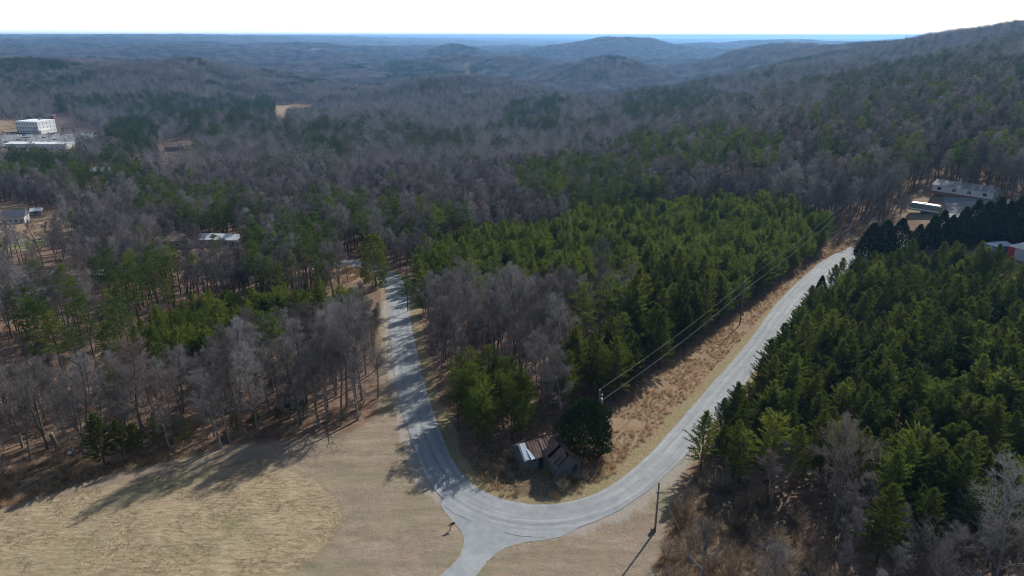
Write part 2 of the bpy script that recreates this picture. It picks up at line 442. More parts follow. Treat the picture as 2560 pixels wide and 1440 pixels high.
# continues left behind the roadside pine
tail = px2w([(955, 668), (905, 652), (868, 648), (800, 655)])
inner = np.concatenate([inner[:-1], catmull([tuple(inner[-1])] + tail, 2.0)])
def smooth(P, n=3):
    for _ in range(n):
        Q = P.copy(); Q[1:-1] = (P[:-2] + 2 * P[1:-1] + P[2:]) / 4; P = Q
    return P
inner = smooth(inner, 8)
outer_px = [(2290, 610), (2230, 632), (2145, 668), (2060, 735), (1978, 825), (1905, 905), (1832, 1000), (1762, 1083), (1695, 1160), (1640, 1212), (1560, 1272), (1480, 1313), (1400, 1338), (1300, 1346), (1220, 1328), (1160, 1296),
            (1098, 1250), (1062, 1190), (1030, 1108), (1003, 1020), (985, 930), (978, 850), (972, 765), (966, 722), (945, 694)]
outer = np.concatenate([catmull(px2w(outer_px), 2.0), catmull(px2w([(915, 672), (868, 664), (800, 672)]), 2.0)])
outer = smooth(outer, 6)
def resample(P, n):
    s = np.concatenate([[0], np.cumsum(np.linalg.norm(np.diff(P, axis=0), axis=1))])
    t = np.linspace(0, s[-1], n)
    return np.stack([np.interp(t, s, P[:, 0]), np.interp(t, s, P[:, 1])], 1)
inner = resample(inner, 170)
# pair every inner point with the nearest outer point, kept in order
od = resample(outer, 1400); best = 0; pr = []
for p in inner:
    w_ = od[best:best + 60]; best += int(np.argmin(np.hypot(w_[:, 0] - p[0], w_[:, 1] - p[1]))); pr.append(best)
pr = np.array(pr, float)
for _ in range(6): pr[1:-1] = (pr[:-2] + 2 * pr[1:-1] + pr[2:]) / 4
outer = od[pr.astype(int)]
outer = smooth(outer, 2)
arc = np.concatenate([[0], np.cumsum(np.linalg.norm(np.diff(inner, axis=0), axis=1))])
centre = (inner + outer) / 2
def road_dist(x, y):
    d = np.full(x.shape, 1e9)
    near = (y > 60) & (y < 320) & (np.abs(x) < 200)
    xn, yn = x[near], y[near]
    dn = np.full(xn.shape, 1e9)
    for c in centre[::1]:
        dn = np.minimum(dn, (xn - c[0]) ** 2 + (yn - c[1]) ** 2)
    d[near] = np.sqrt(dn)
    return d
left_px = [(1110, 1248), (1102, 1262), (1125, 1295), (1150, 1325), (1160, 1352), (1145, 1395), (1100, 1440), (1040, 1500), (960, 1590)]
right_px = [(1470, 1306), (1400, 1342), (1300, 1358), (1240, 1384), (1190, 1440), (1140, 1510), (1075, 1600)]
Lc, Rc = catmull(px2w(left_px), .8), catmull(px2w(right_px), .8)
Lc, Rc = resample(Lc, 48), resample(Rc, 48)
def in_drive(x, y):
    poly = [tuple(p) for p in Lc] + [tuple(p) for p in Rc[::-1]]
    return inpoly(x, y, poly)

# ------------------------------------------------------------------ land cover outlines (as seen in the photograph, used on the ground)
LEFTCLEAR = [(-400, 1330), (0, 1268), (100, 1245), (250, 1190), (430, 1150), (600, 1112), (760, 1090), (880, 1078), (945, 1040), (950, 960), (948, 860), (950, 790), (962, 725), (1020, 720), (1040, 900), (1100, 1180),
             (1200, 1260), (1210, 1440), (1100, 2200), (-1500, 2200)]
FIELD = [(-400, 1345), (0, 1278), (250, 1215), (480, 1170), (640, 1152), (720, 1168), (790, 1200), (840, 1245), (853, 1290), (835, 1340), (790, 1392), (700, 1450), (500, 1600), (300, 2200), (-1500, 2200)]
RLAWN = [(1100, 1440), (1200, 1350), (1400, 1310), (1550, 1260), (1660, 1170), (1735, 1085), (1765, 1100), (1705, 1190), (1688, 1262), (1672, 1310), (1645, 1390), (1640, 1450), (1650, 1600), (1650, 2200), (900, 2200)]
BROOM = [(1500, 1190), (1535, 1110), (1515, 1045), (1560, 1000), (1655, 920), (1705, 885), (1790, 822), (1885, 750), (1958, 700), (2035, 645), (2105, 595), (2180, 560), (2200, 590), (2060, 645), (1960, 740), (1870, 860),
         (1780, 960), (1690, 1062), (1610, 1150), (1500, 1230)]
YARD = [(1150, 1185), (1190, 1120), (1300, 1110), (1500, 1080), (1540, 1180), (1440, 1262), (1350, 1276), (1270, 1266), (1200, 1236)]
CORANGE = [(852, 668), (928, 662), (930, 700), (860, 710)]
WEEDS = [(-300, 1240), (0, 1185), (150, 1150), (300, 1140), (470, 1130), (430, 1152), (250, 1192), (100, 1246), (0, 1270), (-300, 1320)]
BANK = [(1690, 1262), (1760, 1290), (1830, 1330), (1900, 1400), (1960, 1470), (1600, 1700), (1560, 1600), (1650, 1400), (1672, 1310)]
BRUSHR = [(1700, 1190), (1780, 1200), (1900, 1235), (2010, 1290), (2060, 1400), (2060, 1700), (1600, 1700), (1650, 1400)]
HOMEYARD = [(2250, 500), (2330, 460), (2380, 490), (2480, 500), (2560, 500), (2680, 520), (2640, 600), (2400, 590), (2330, 560), (2240, 545)]
BARNYARD = [(2200, 590), (2400, 575), (2700, 585), (2700, 640), (2420, 640)]
NWFIELD = [(-100, 505), (60, 508), (110, 530), (190, 555), (200, 580), (90, 600), (-100, 600)]
NWGREEN = [(-60, 590), (80, 598), (150, 585), (160, 600), (60, 625), (-60, 625)]
FARCLEAR = [(686, 262), (784, 260), (782, 288), (718, 292), (716, 318), (688, 318)]
SCAR = [(1163, 155), (1175, 155), (1180, 192), (1162, 192)]
PARK = [(-80, 338), (60, 326), (150, 318), (262, 326), (262, 338), (240, 350), (180, 372), (60, 375), (-80, 372)]
SLOPE1 = [(-60, 300), (45, 300), (46, 328), (-60, 338)]
SLOPE2 = [(128, 292), (170, 294), (198, 300), (180, 330), (125, 334)]
LOTGAP = [(150, 345), (240, 345), (350, 385), (370, 430), (330, 470), (320, 450), (335, 400), (230, 375)]
MIDGAP = [(395, 372), (460, 352), (575, 336), (580, 342), (480, 372), (420, 398)]
FARFLD = [(752, 124), (830, 122), (838, 127), (760, 129)]

# ------------------------------------------------------------------ terrain sheet
def build_terrain():
    ang = np.concatenate([np.linspace(-math.pi, -.9, 50)[:-1], np.linspace(-.9, .9, 640), np.linspace(.9, math.pi, 50)[1:-1]])
    rad = np.concatenate([[3], np.linspace(20, 52, 10), np.geomspace(55, 34000, 455)])
    A, R = np.meshgrid(ang, rad)
    X, Y = (R * np.sin(A)).ravel(), (R * np.cos(A)).ravel() 
    Z = base_h(X, Y)
    rd = road_dist(X, Y)
    dr = in_drive(X, Y)
    r = np.hypot(X, Y)
    Z += .12 * vnoise(X, Y, 3.1, 11) * sstep(4.2, 8, rd) * (1 - sstep(300, 500, r)) * np.where(dr, 0, 1)
    onroad = (rd < 3.9) | dr
    Z -= np.where(onroad, .05, 0)
    # far canopy relief where single trees are no longer built
    fc = sstep(6000, 7500, r)
    Z += fc * (14 + 9 * vnoise(X, Y, 90, 12))
    m1 = np.zeros((len(X), 4), np.float32); m2 = np.zeros((len(X), 4), np.float32)
    for k in range(6):
        j = np.random.default_rng(k)
        amp = np.clip(r * .006, .5, 6)
        xx = X + amp * vnoise(X, Y, 2.3, 20 + k); yy = Y + amp * vnoise(X, Y, 2.3, 40 + k)
        px, py, d = proj(xx, yy, Z)
        ok = (d > 20) & (r < 6000)
        def P(poly, **kw): return ok & inpoly(px, py, poly)
        nearz = r < 330
        inn = inpoly
        f = P(FIELD) & (r < 200); lc = P(LEFTCLEAR) & (r < 260) & (X < 8) | (P(RLAWN) & (r < 200))
        road_v = (rd < 5.4 + .8 * vnoise(X, Y, 6, 33)) & (Y < 260)
        b = (P(BROOM) & nearz) | (P(CORANGE) & nearz)
        m1[:, 0] += f / 6; m1[:, 1] += (lc & ~f) / 6
        m1[:, 2] += (b & ~road_v) / 6
        m1[:, 3] += (road_v & ~lc & ~P(CORANGE)) / 6
        m2[:, 0] += ((P(NWFIELD) & (r < 500)) | (P(FARCLEAR) & (r > 700)) | (P(SCAR) & (r > 1500)) | (P(SLOPE1) & (r > 600)) | (P(HOMEYARD) & (r < 420)) | (P(FARFLD) & (r > 2500)) | (P(BANK) & (r < 150))) / 6
        m2[:, 2] += (((P(YARD) | P(WEEDS) | P(BRUSHR)) & (r < 220))) / 6
        m2[:, 1] += .75 * ((rd < 4.6 + .7 * vnoise(X, Y, 2.7, 35)) & (Y < 260) & lc) / 6
        m2[:, 3] += (P(NWGREEN) & (r < 500)) / 6
    n, w = A.shape
    idx = np.arange(n * w).reshape(n, w)
    a = idx[:-1, :]; b = idx[1:, :]
    a2, b2 = np.roll(a, -1, 1), np.roll(b, -1, 1)
    quads = np.stack([a, a2, b2, b], -1).reshape(-1, 4)[:, ::-1]
    me = bpy.data.meshes.new('ground')
    me.vertices.add(len(X)); me.vertices.foreach_set('co', np.stack([X, Y, Z], 1).ravel())
    me.loops.add(quads.size); me.loops.foreach_set('vertex_index', quads.ravel())
    me.polygons.add(len(quads)); me.polygons.foreach_set('loop_start', np.arange(len(quads)) * 4)
    me.polygons.foreach_set('use_smooth', np.ones(len(quads), bool))
    me.update(calc_edges=True)
    for nm, arr in (('m1', m1), ('m2', m2)):
        at = me.attributes.new(nm, 'FLOAT_COLOR', 'POINT'); at.data.foreach_set('color', arr.ravel())
    me.materials.append(M['ground'])
    tag(mobj('ground', me), 'rolling ground of dry grass, leaf litter and wooded hills', kind='structure')
build_terrain()

def grid_mesh(name, rows, mat, label, uvs=None, lift=.014):
    n, w = len(rows), len(rows[0])
    pts = np.array(rows, float).reshape(-1, 2)
    z = base_h(pts[:, 0], pts[:, 1]) + lift
    me = bpy.data.meshes.new(name)
    f = [(i * w + k, i * w + k + 1, (i + 1) * w + k + 1, (i + 1) * w + k) for i in range(n - 1) for k in range(w - 1)]
    # keep faces looking up
    a, b, c = pts[f[0][0]], pts[f[0][1]], pts[f[0][2]]
    if (b[0] - a[0]) * (c[1] - a[1]) - (b[1] - a[1]) * (c[0] - a[0]) < 0: f = [q[::-1] for q in f]
    me.from_pydata([(p[0], p[1], q) for p, q in zip(pts, z)], [], f)
    me.materials.append(mat)
    if uvs is not None:
        ul = me.uv_layers.new(name='UVMap')
        vi = np.empty(len(me.loops), np.int32); me.loops.foreach_get('vertex_index', vi)
        ul.data.foreach_set('uv', np.array(uvs, np.float32).reshape(-1, 2)[vi].ravel())
    me.polygons.foreach_set('use_smooth', [True] * len(f))
    o = mobj(name, me); tag(o, label, kind='structure'); return o
rng = np.random.default_rng(5)
W = 9
edge_j = np.array([vnoise(np.array([s]), np.array([0.]), 2.5, 50)[0] * .16 for s in arc])
edge_k = np.array([vnoise(np.array([s]), np.array([0.]), 2.2, 51)[0] * .16 for s in arc])
rows, uvs = [], []
for i in range(len(inner)):
    a, b = inner[i], outer[i]
    L = np.linalg.norm(b - a); a = a - (b - a) / L * edge_j[i]; b = b + (b - a) / L * edge_k[i]
    rows.append([a + (b - a) * k / (W - 1) for k in range(W)])
    uvs.append([(L * k / (W - 1), arc[i]) for k in range(W)])
grid_mesh('road', rows, M['road'], 'worn pale grey asphalt road sweeping round the bend', uvs)
rows = [[Lc[i] + (Rc[i] - Lc[i]) * k / 14 for k in range(15)] for i in range(len(Lc))]
grid_mesh('driveway', rows, M['drive'], 'flared side road leaving the bend toward the bottom', None, .006)
def seam(px_pts, w, lift, name='road_seam', mat='asphalt_patch'):
    P = catmull(px2w(px_pts), .6); t = np.gradient(P, axis=0); t /= np.linalg.norm(t, axis=1)[:, None]
    nn = np.stack([-t[:, 1], t[:, 0]], 1)
    jj = np.array([vnoise(np.array([i * .6]), np.array([3.]), 1.1, 60)[0] for i in range(len(P))])
    wv = w * (0.6 + .6 * np.abs(jj))
    rows = [[P[i] + nn[i] * (jj[i] * .12 - wv[i]), P[i] + nn[i] * (jj[i] * .12 + wv[i])] for i in range(len(P))]
    return grid_mesh(name, rows, M[mat], 'dark crack along the edge of the asphalt', None, lift)
seam([(1112, 1264), (1130, 1280), (1155, 1293), (1180, 1305)], .05, .02)
seam([(1262, 1330), (1290, 1338), (1330, 1343), (1362, 1342)], .05, .02)
seam([(1700, 1160), (1760, 1080), (1830, 990), (1890, 910)], .03, .02)
seam([(1040, 1010), (1060, 1080), (1090, 1150), (1130, 1215)], .03, .02)
seam([(1200, 1290), (1300, 1312), (1400, 1308), (1500, 1275), (1600, 1200)], .02, .02)
# gravel yard of the white home, car park, lane by the left houses
def quadsheet(name, px4, mat, label, n=14, lift=.12):
    c = [np.array(hit(*p)[:2]) for p in px4]
    rows = [[(c[0] * (1 - s) + c[1] * s) * (1 - t) + (c[3] * (1 - s) + c[2] * s) * t for s in np.linspace(0, 1, n)] for t in np.linspace(0, 1, n)]
    return grid_mesh(name, rows, M[mat], label, None, lift)
quadsheet('gravel_yard', [(2352, 478), (2500, 502), (2470, 548), (2385, 600)], 'gravel', 'grey gravel yard before the white home')
quadsheet('parking_lot', [(-60, 338), (232, 332), (236, 352), (-60, 372)], 'lot', 'asphalt car park before the long white building', 24, .4)
def ribbon(name, px_pts, w, mat, label, lift=.15):
    P = catmull(px2w(px_pts), 3); t = np.gradient(P, axis=0); t /= np.linalg.norm(t, axis=1)[:, None]
    nn = np.stack([-t[:, 1], t[:, 0]], 1)
    return grid_mesh(name, [[P[i] - nn[i] * w / 2, P[i], P[i] + nn[i] * w / 2] for i in range(len(P))], M[mat], label, None, lift)
ribbon('lane', [(-40, 616), (30, 609), (80, 600), (120, 592), (150, 584), (190, 576)], 4, 'lot', 'pale lane below the left hand houses')
ribbon('side_lane', [(232, 342), (260, 334), (290, 326)], 7, 'lot', 'pale lane leaving the car park')

# ------------------------------------------------------------------ tree meshes
def rvec(R):
    while True:
        v = Vector((R.uniform(-1, 1), R.uniform(-1, 1), R.uniform(-1, 1)))
        if .01 < v.length < 1: return v.normalized()
def bare_meshes(seed, H, spread, n1=12, n2=8, n3=6, n4=6, tw=.02, low=.3):
    R = random.Random(seed)
    tb, cb = MB(), MB()
    def limb(mb, p, d, L, r, lev, up):
        segs = (6, 4, 3, 2)[min(lev, 3)]
        pts, rr = [p.copy()], [r]
        d = d.normalized()
        for i in range(segs):
            d = (d + rvec(R) * (.12, .22, .26, .3)[min(lev, 3)] + Vector((0, 0, up))).normalized()
            pts.append(pts[-1] + d * (L / segs)); rr.append(r * (1 - .75 * (i + 1) / segs) + .004)
        mb.tube(pts, rr, (6, 4, 3, 3)[min(lev, 3)], cap=False)
        return pts, d
    def along(pts, t):
        f = t * (len(pts) - 1); i = min(int(f), len(pts) - 2)
        q = pts[i].lerp(pts[i + 1], f - i); return q, (pts[i + 1] - pts[i]).normalized()
    tp, td = limb(tb, Vector((0, 0, -.3)), Vector((R.uniform(-.05, .05), R.uniform(-.05, .05), 1)), H * .9, H * .0125 + .03, 0, .15)
    for i in range(n1):
        t = low + (1 - low) * ((i + R.random() * .8) / n1) * .97
        p, d = along(tp, t)
        az = i * 2.4 + R.uniform(-.5, .5)
        out = Vector((math.cos(az), math.sin(az), 0))
        k = (t - low) / (1 - low)
        L1 = H * spread * (1.0 - .62 * k) * R.uniform(.7, 1.15)
        p1, d1 = limb(tb, p, out * (1.0 - .45 * k) + Vector((0, 0, .65 + .5 * k)), L1, H * .0048 * (1 - .5 * k) + .012, 1, .09)
        for j in range(n2):
            t2 = .22 + .78 * (j + R.random()) / n2
            q, e = along(p1, min(t2, .99))
            s = e.cross(rvec(R)).normalized()
            L2 = L1 * .52 * (1.15 - .6 * t2) * R.uniform(.7, 1.2) + .3
            p2, d2 = limb(cb, q, e * .75 + s * .8, L2, .03 + H * .0006, 2, .08)
            for k3 in range(n3):
                t3 = .2 + .8 * (k3 + R.random()) / n3
                q3, e3 = along(p2, min(t3, .99))
                s3 = e3.cross(rvec(R)).normalized()
                L3 = max(.5, L2 * .5 * R.uniform(.6, 1.2))
                dd = (e3 * .8 + s3 * .8 + Vector((0, 0, .2))).normalized()
                end = q3 + dd * L3
                cb.tri(q3, dd * L3, .02, dd.cross(rvec(R)).normalized())
                for k4 in range(n4):
                    q4 = q3.lerp(end, R.uniform(.2, 1))
                    s4 = (dd * .8 + rvec(R) * .9 + Vector((0, 0, .25))).normalized()
                    cb.tri(q4, s4 * R.uniform(.4, .95), tw, s4.cross(rvec(R)).normalized())
    return tb.mesh('trunk', M['bark'], True), cb.mesh('crown', M['twig'])
def young_pine_meshes(seed, H, wr, rnd=False, leaf='young'):
    R = random.Random(seed); tb, cb = MB(), MB(); lump = .16
    tb.tube([(0, 0, -.3), (.05, 0, H * .5), (0, .05, H * .97)], [H * .011 + .02, H * .007 + .01, .015], 5)
    z = H * .17; ph = 0
    while z < H:
        t = z / H
        L = wr * (max(0, 1 - max(0, (t - .3) / .74) ** 2.3) ** .75 if rnd else max(0, 1 - max(0, (t - .2) / .8) ** 1.25) ** .9) * (1 if t > .3 else (.6 + 1.3 * t)) * (1 + lump * math.sin(t * 11 + seed)) + .15
        nb = 6 if t < .85 else 4
        for b in range(nb):
            ph += 2 * math.pi / nb + R.uniform(-.25, .25)
            l = L * R.uniform(.5, 1.32)
            o = Vector((math.cos(ph), math.sin(ph), 0))
            rise = R.uniform(.15, .5) + .55 * t
            base = Vector((0, 0, z + R.uniform(-.12, .12)))
            tip = base + o * l + Vector((0, 0, l * rise))
            ax = (tip - base).normalized()
            side = ax.cross(Vector((0, 0, 1))).normalized()
            cb.tri(base, tip - base, .03, side, 1)
            nt = 3 + int(l * 4.3)
            for k in range(nt):
                q = base.lerp(tip, (.28 + .72 * (k + R.random()) / nt))
                for m in range(8):
                    d = (ax * .6 + rvec(R) * .8 + Vector((0, 0, .6))).normalized()
                    cb.tri(q + rvec(R) * .12, d * R.uniform(.18, .38), .048, d.cross(rvec(R)).normalized())
        z += .30 + .035 * H * (1 - t) * .9
    for k in range(14):
        q = Vector((0, 0, H * R.uniform(.9, 1))); d = (rvec(R) * .6 + Vector((0, 0, 1))).normalized()
        cb.tri(q, d * .5, .05, d.cross(rvec(R)).normalized())
    return tb.mesh('trunk', M['pinebark'], True), cb.mesh('crown', [M[leaf], M['pinebark']])
def tall_pine_meshes(seed, H, wr, low=.45, dense=1.0, bl=.5, bw=.085, mat='pine'):
    R = random.Random(seed); tb, cb = MB(), MB()
    lean = Vector((R.uniform(-.03, .03), R.uniform(-.03, .03), 1))
    tb.tube([lean * (H * t) - Vector((0, 0, .3 * (t == 0))) for t in (0, .3, .6, .98)], [H * .011 + .03, H * .009 + .02, H * .006 + .01, .03], 6)
    n = int(26 * dense)
    for i in range(n):
        t = low + (1 - low) * (i + R.random()) / n
        k = (t - low) / (1 - low)
        prof = (math.sin(math.pi * min(1, .22 + .78 * k) ** .9) ** .7) if k < .97 else .35
        l = wr * prof * R.uniform(.55, 1.2)
        az = i * 2.4 + R.uniform(-.6, .6)
        p = lean * (H * t)
        e = p + Vector((math.cos(az) * l, math.sin(az) * l, l * R.uniform(.05, .45)))
        tb.tube([p, p.lerp(e, .6) - Vector((0, 0, .1)), e], [.06, .04, .015], 3, cap=False)
        for c in range(3):
            cc = p.lerp(e, .45 + .3 * c) + Vector((R.uniform(-.4, .4), R.uniform(-.4, .4), R.uniform(-.1, .3)))
            rr = R.uniform(.55, 1.0)
            for m in range(int(20 * dense)):
                v = rvec(R); v.z *= .5
                q = cc + v * rr * R.random() ** .4
                d = (v * .8 + Vector((0, 0, .65)) + rvec(R) * .4).normalized()
                cb.tri(q, d * bl * R.uniform(.7, 1.2), bw, d.cross(rvec(R)).normalized())
    for i in range(7):
        t = R.uniform(.2, low); az = R.uniform(0, 6.28); p = lean * (H * t); l = R.uniform(.6, 1.6)
        tb.tube([p, p + Vector((math.cos(az) * l, math.sin(az) * l, -.1))], [.03, .01], 3, cap=False)
    return tb.mesh('trunk', M['pinebark'], True), cb.mesh('crown', M[mat])
def cedar_meshes(seed, H, wr, cone=True, n=3600, mat='cedar', low=.03):
    R = random.Random(seed); tb, cb = MB(), MB()
    tb.tube([(0, 0, -.3), (0, 0, H * .8)], [H * .014 + .03, .03], 5)
    lob = [(R.uniform(0, 6.28), R.uniform(.1, .9)) for _ in range(12)]
    for i in range(n):
        t = low + (1 - low) * (R.random() ** (1.15 if cone else .95))
        az = R.uniform(0, 6.28)
        if cone: pr = (1 - t) ** .8 * min(1, .55 + t * 2.5)
        else: pr = max(0.02, 1 - (abs(t - .42) / .6) ** 2.4) ** .5
        bmp = 1 + .25 * sum(math.exp(-((az - a + math.pi) % 6.283 - math.pi) ** 2 * 3 - (t - h) ** 2 * 40) for a, h in lob) + .10 * math.sin(az * 5 + t * 17)
        r = wr * pr * bmp * R.random() ** .22
        q = Vector((math.cos(az) * r, math.sin(az) * r, t * H))
        d = (Vector((math.cos(az), math.sin(az), 0)) * .55 + Vector((0, 0, .9)) + rvec(R) * .5).normalized()
        cb.tri(q, d * R.uniform(.35, .75), .12, d.cross(rvec(R)).normalized())
    for k in range(10):
        d = (rvec(R) * .25 + Vector((0, 0, 1))).normalized()
        cb.tri(Vector((0, 0, H * .93)), d * H * .07, .07, d.cross(rvec(R)).normalized())
    return tb.mesh('trunk', M['pinebark'], True), cb.mesh('crown', M[mat])
def shrub_mesh(seed, H, mat='brush', n=46):
    R = random.Random(seed); mb = MB()
    for i in range(n):
        az, tl = R.uniform(0, 6.28), R.uniform(.1, .85)
        d = Vector((math.cos(az) * tl, math.sin(az) * tl, 1)).normalized()
        L = H * R.uniform(.55, 1.1); p = Vector((math.cos(az), math.sin(az), 0)) * R.uniform(0, .3)
        mb.tri(p, d * L, .02, d.cross(rvec(R)).normalized())
        for k in range(12):
            q = p + d * L * R.uniform(.3, 1); e = (d + rvec(R) * .9).normalized()
            mb.tri(q, e * R.uniform(.25, .7) * H * .35, .016, e.cross(rvec(R)).normalized())
    return mb.mesh('stems', M[mat])
def tuft_mesh(seed, H, mat='straw', n=34):
    R = random.Random(seed); mb = MB()
    for i in range(n):
        az, tl = R.uniform(0, 6.28), R.uniform(.05, .75)
        d = Vector((math.cos(az) * tl, math.sin(az) * tl, 1)).normalized()
        p = Vector((R.gauss(0, .22), R.gauss(0, .22), -.03))
        mb.tri(p, d * H * R.uniform(.5, 1.1), .03, d.cross(rvec(R)).normalized())
    return mb.mesh('tuft', M[mat])
def far_bare_tris(mb, R, ox, oy, H, w, n=90, bw=.13, mt=0, mk=1, bl=1.0):
    mb.tri(Vector((ox, oy, -2)), Vector((R.uniform(-.5, .5), R.uniform(-.5, .5), H * .8)), .22, Vector((1, 0, 0)), mk)
    mb.tri(Vector((ox, oy, -2)), Vector((R.uniform(-.5, .5), R.uniform(-.5, .5), H * .8)), .22, Vector((0, 1, 0)), mk)
    for i in range(n):
        v = rvec(R); f = R.random() ** .45
        q = Vector((ox + v.x * w * f, oy + v.y * w * f, H * .62 + v.z * H * .36 * f))
        d = (Vector((v.x, v.y, .35 + max(0, v.z))) * .9 + rvec(R) * .5).normalized()
        mb.tri(q - d * .6 * bl, d * R.uniform(1.4, 2.6) * bl, bw, d.cross(rvec(R)).normalized(), mt)
def far_pine_tris(mb, R, ox, oy, H, w, n=80, bw=.34, mt=0, mk=1):
    for s in ((1, 0, 0), (0, 1, 0)): mb.tri(Vector((ox, oy, -2)), Vector((0, 0, H * .95)), .22, Vector(s), mk)
    for i in range(n):
        v = rvec(R); f = R.random() ** .4
        k = .68 + v.z * .32 * f
        pr = 1.1 - .45 * max(0, (k - .6) / .4)
        q = Vector((ox + v.x * w * f * pr, oy + v.y * w * f * pr, H * k))
        d = (Vector((v.x, v.y, .5)) + rvec(R) * .5).normalized()
        mb.tri(q, d * R.uniform(.8, 1.5), bw, d.cross(rvec(R)).normalized(), mt)

# prototypes: list of (trunk mesh, crown mesh, height)
BARE = [(*bare_meshes(10 + i, h, s, low=lo), h) for i, (h, s, lo) in enumerate([(19, .30, .36), (21, .26, .42), (18, .33, .3), (20, .24, .45), (17, .30, .34), (20, .29, .4), (15, .28, .3)])]
BIG = [(*bare_meshes(40 + i, 22, .46, 14, 9, 7, 6, .017, .2), 22) for i in range(2)]
YOUNG = [(*young_pine_meshes(60 + i, h, w), h) for i, (h, w) in enumerate([(11.5, 2.7), (12.5, 3.1), (10.5, 2.7), (13, 2.8), (9.5, 2.8), (12, 3.3)])]
CONES = YOUNG
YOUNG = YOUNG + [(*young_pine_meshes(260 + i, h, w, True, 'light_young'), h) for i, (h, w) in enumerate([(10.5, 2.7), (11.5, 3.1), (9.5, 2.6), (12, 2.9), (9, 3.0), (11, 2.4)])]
def paler_needles(p):
    c = p[1].copy(); c.materials[0] = M['light_young']; return (p[0], c, p[2])  # same cone crown in the paler needle colour of another pine kind
YOUNG = YOUNG + [paler_needles(p) for p in CONES]
SLIM = [(*tall_pine_meshes(180 + i, h, w, lo, 1.15, .42, .07, 'young'), h) for i, (h, w, lo) in enumerate([(15, 2.9, .38), (16, 3.1, .44), (14, 2.8, .3), (16.5, 3.0, .46)])]
TALL = [(*tall_pine_meshes(80 + i, h, w, lo), h) for i, (h, w, lo) in enumerate([(18, 3.1, .42), (20, 3.4, .5), (16, 2.9, .38), (19, 3.7, .52), (17, 3.3, .3)])]
FULLP = [(*tall_pine_meshes(95 + i, 17, 4.0, .12, 2.0, .5, .08), 17) for i in range(2)]
CYP = [(*cedar_meshes(100 + i, 11, 2.7), 11) for i in range(3)]
CEDAR = (*cedar_meshes(110, 10.3, 3.7, False, 7500), 10.3)
SHRUB = [shrub_mesh(120 + i, h) for i, h in enumerate([1.6, 2.2, 2.8])]
TUFT = [tuft_mesh(130 + i, h) for i, h in enumerate([.55, .8, 1.0])]

def proto_collection(name, meshes):
    c = bpy.data.collections.new(name)
    for i, me in enumerate(meshes):
        o = bpy.data.objects.new('%s_%02d' % (name, i), me); c.objects.link(o)
    return c
def joined(t, c, nm):                           # one mesh with both materials for massed trees
    me = bpy.data.meshes.new(nm)
    vt = np.empty(len(t.vertices) * 3, np.float32); t.vertices.foreach_get('co', vt)
    vc = np.empty(len(c.vertices) * 3, np.float32); c.vertices.foreach_get('co', vc)
    ft = [tuple(p.vertices) for p in t.polygons]; nv = len(t.vertices)
    fc = [tuple(v + nv for v in p.vertices) for p in c.polygons]
    me.from_pydata(np.concatenate([vt, vc]).reshape(-1, 3).tolist(), [], ft + fc)
    mats = list(t.materials) + list(c.materials)
    for m in mats: me.materials.append(m)
    mi = [0] * len(ft) + [1 + p.material_index for p in c.polygons]
    me.polygons.foreach_set('material_index', mi)
    return me
def scatter(name, protos, pts, rots, scl, idx, label, group=None):
    me = bpy.data.meshes.new(name)
    me.from_pydata([tuple(p) for p in pts], [], [])
    a = me.attributes.new('rot', 'FLOAT_VECTOR', 'POINT'); a.data.foreach_set('vector', np.asarray(rots, np.float32).ravel())
    a = me.attributes.new('scl', 'FLOAT_VECTOR', 'POINT'); a.data.foreach_set('vector', np.asarray(scl, np.float32).ravel())
    a = me.attributes.new('idx', 'INT', 'POINT'); a.data.foreach_set('value', np.asarray(idx, np.int32))
    o = mobj(name, me)
    ng = bpy.data.node_groups.new(name + '_scatter', 'GeometryNodeTree')
    ng.interface.new_socket('Geometry', in_out='INPUT', socket_type='NodeSocketGeometry')
    ng.interface.new_socket('Geometry', in_out='OUTPUT', socket_type='NodeSocketGeometry')
    N, L = ng.nodes, ng.links
    gi, go = N.new('NodeGroupInput'), N.new('NodeGroupOutput')
    ip = N.new('GeometryNodeInstanceOnPoints'); ci = N.new('GeometryNodeCollectionInfo')
    ci.inputs['Collection'].default_value = protos
    ci.inputs['Separate Children'].default_value = True; ci.inputs['Reset Children'].default_value = True
    def na(nm, ty):
        q = N.new('GeometryNodeInputNamedAttribute'); q.data_type = ty; q.inputs['Name'].default_value = nm; return q.outputs['Attribute']
    ip.inputs['Pick Instance'].default_value = True
    L.new(gi.outputs[0], ip.inputs['Points']); L.new(ci.outputs[0], ip.inputs['Instance'])
    L.new(na('idx', 'INT'), ip.inputs['Instance Index'])
    L.new(na('rot', 'FLOAT_VECTOR'), ip.inputs['Rotation']); L.new(na('scl', 'FLOAT_VECTOR'), ip.inputs['Scale'])
    L.new(ip.outputs[0], go.inputs[0])
    md = o.modifiers.new('scatter', 'NODES'); md.node_group = ng
    tag(o, label, None, group, 'stuff')
    return o

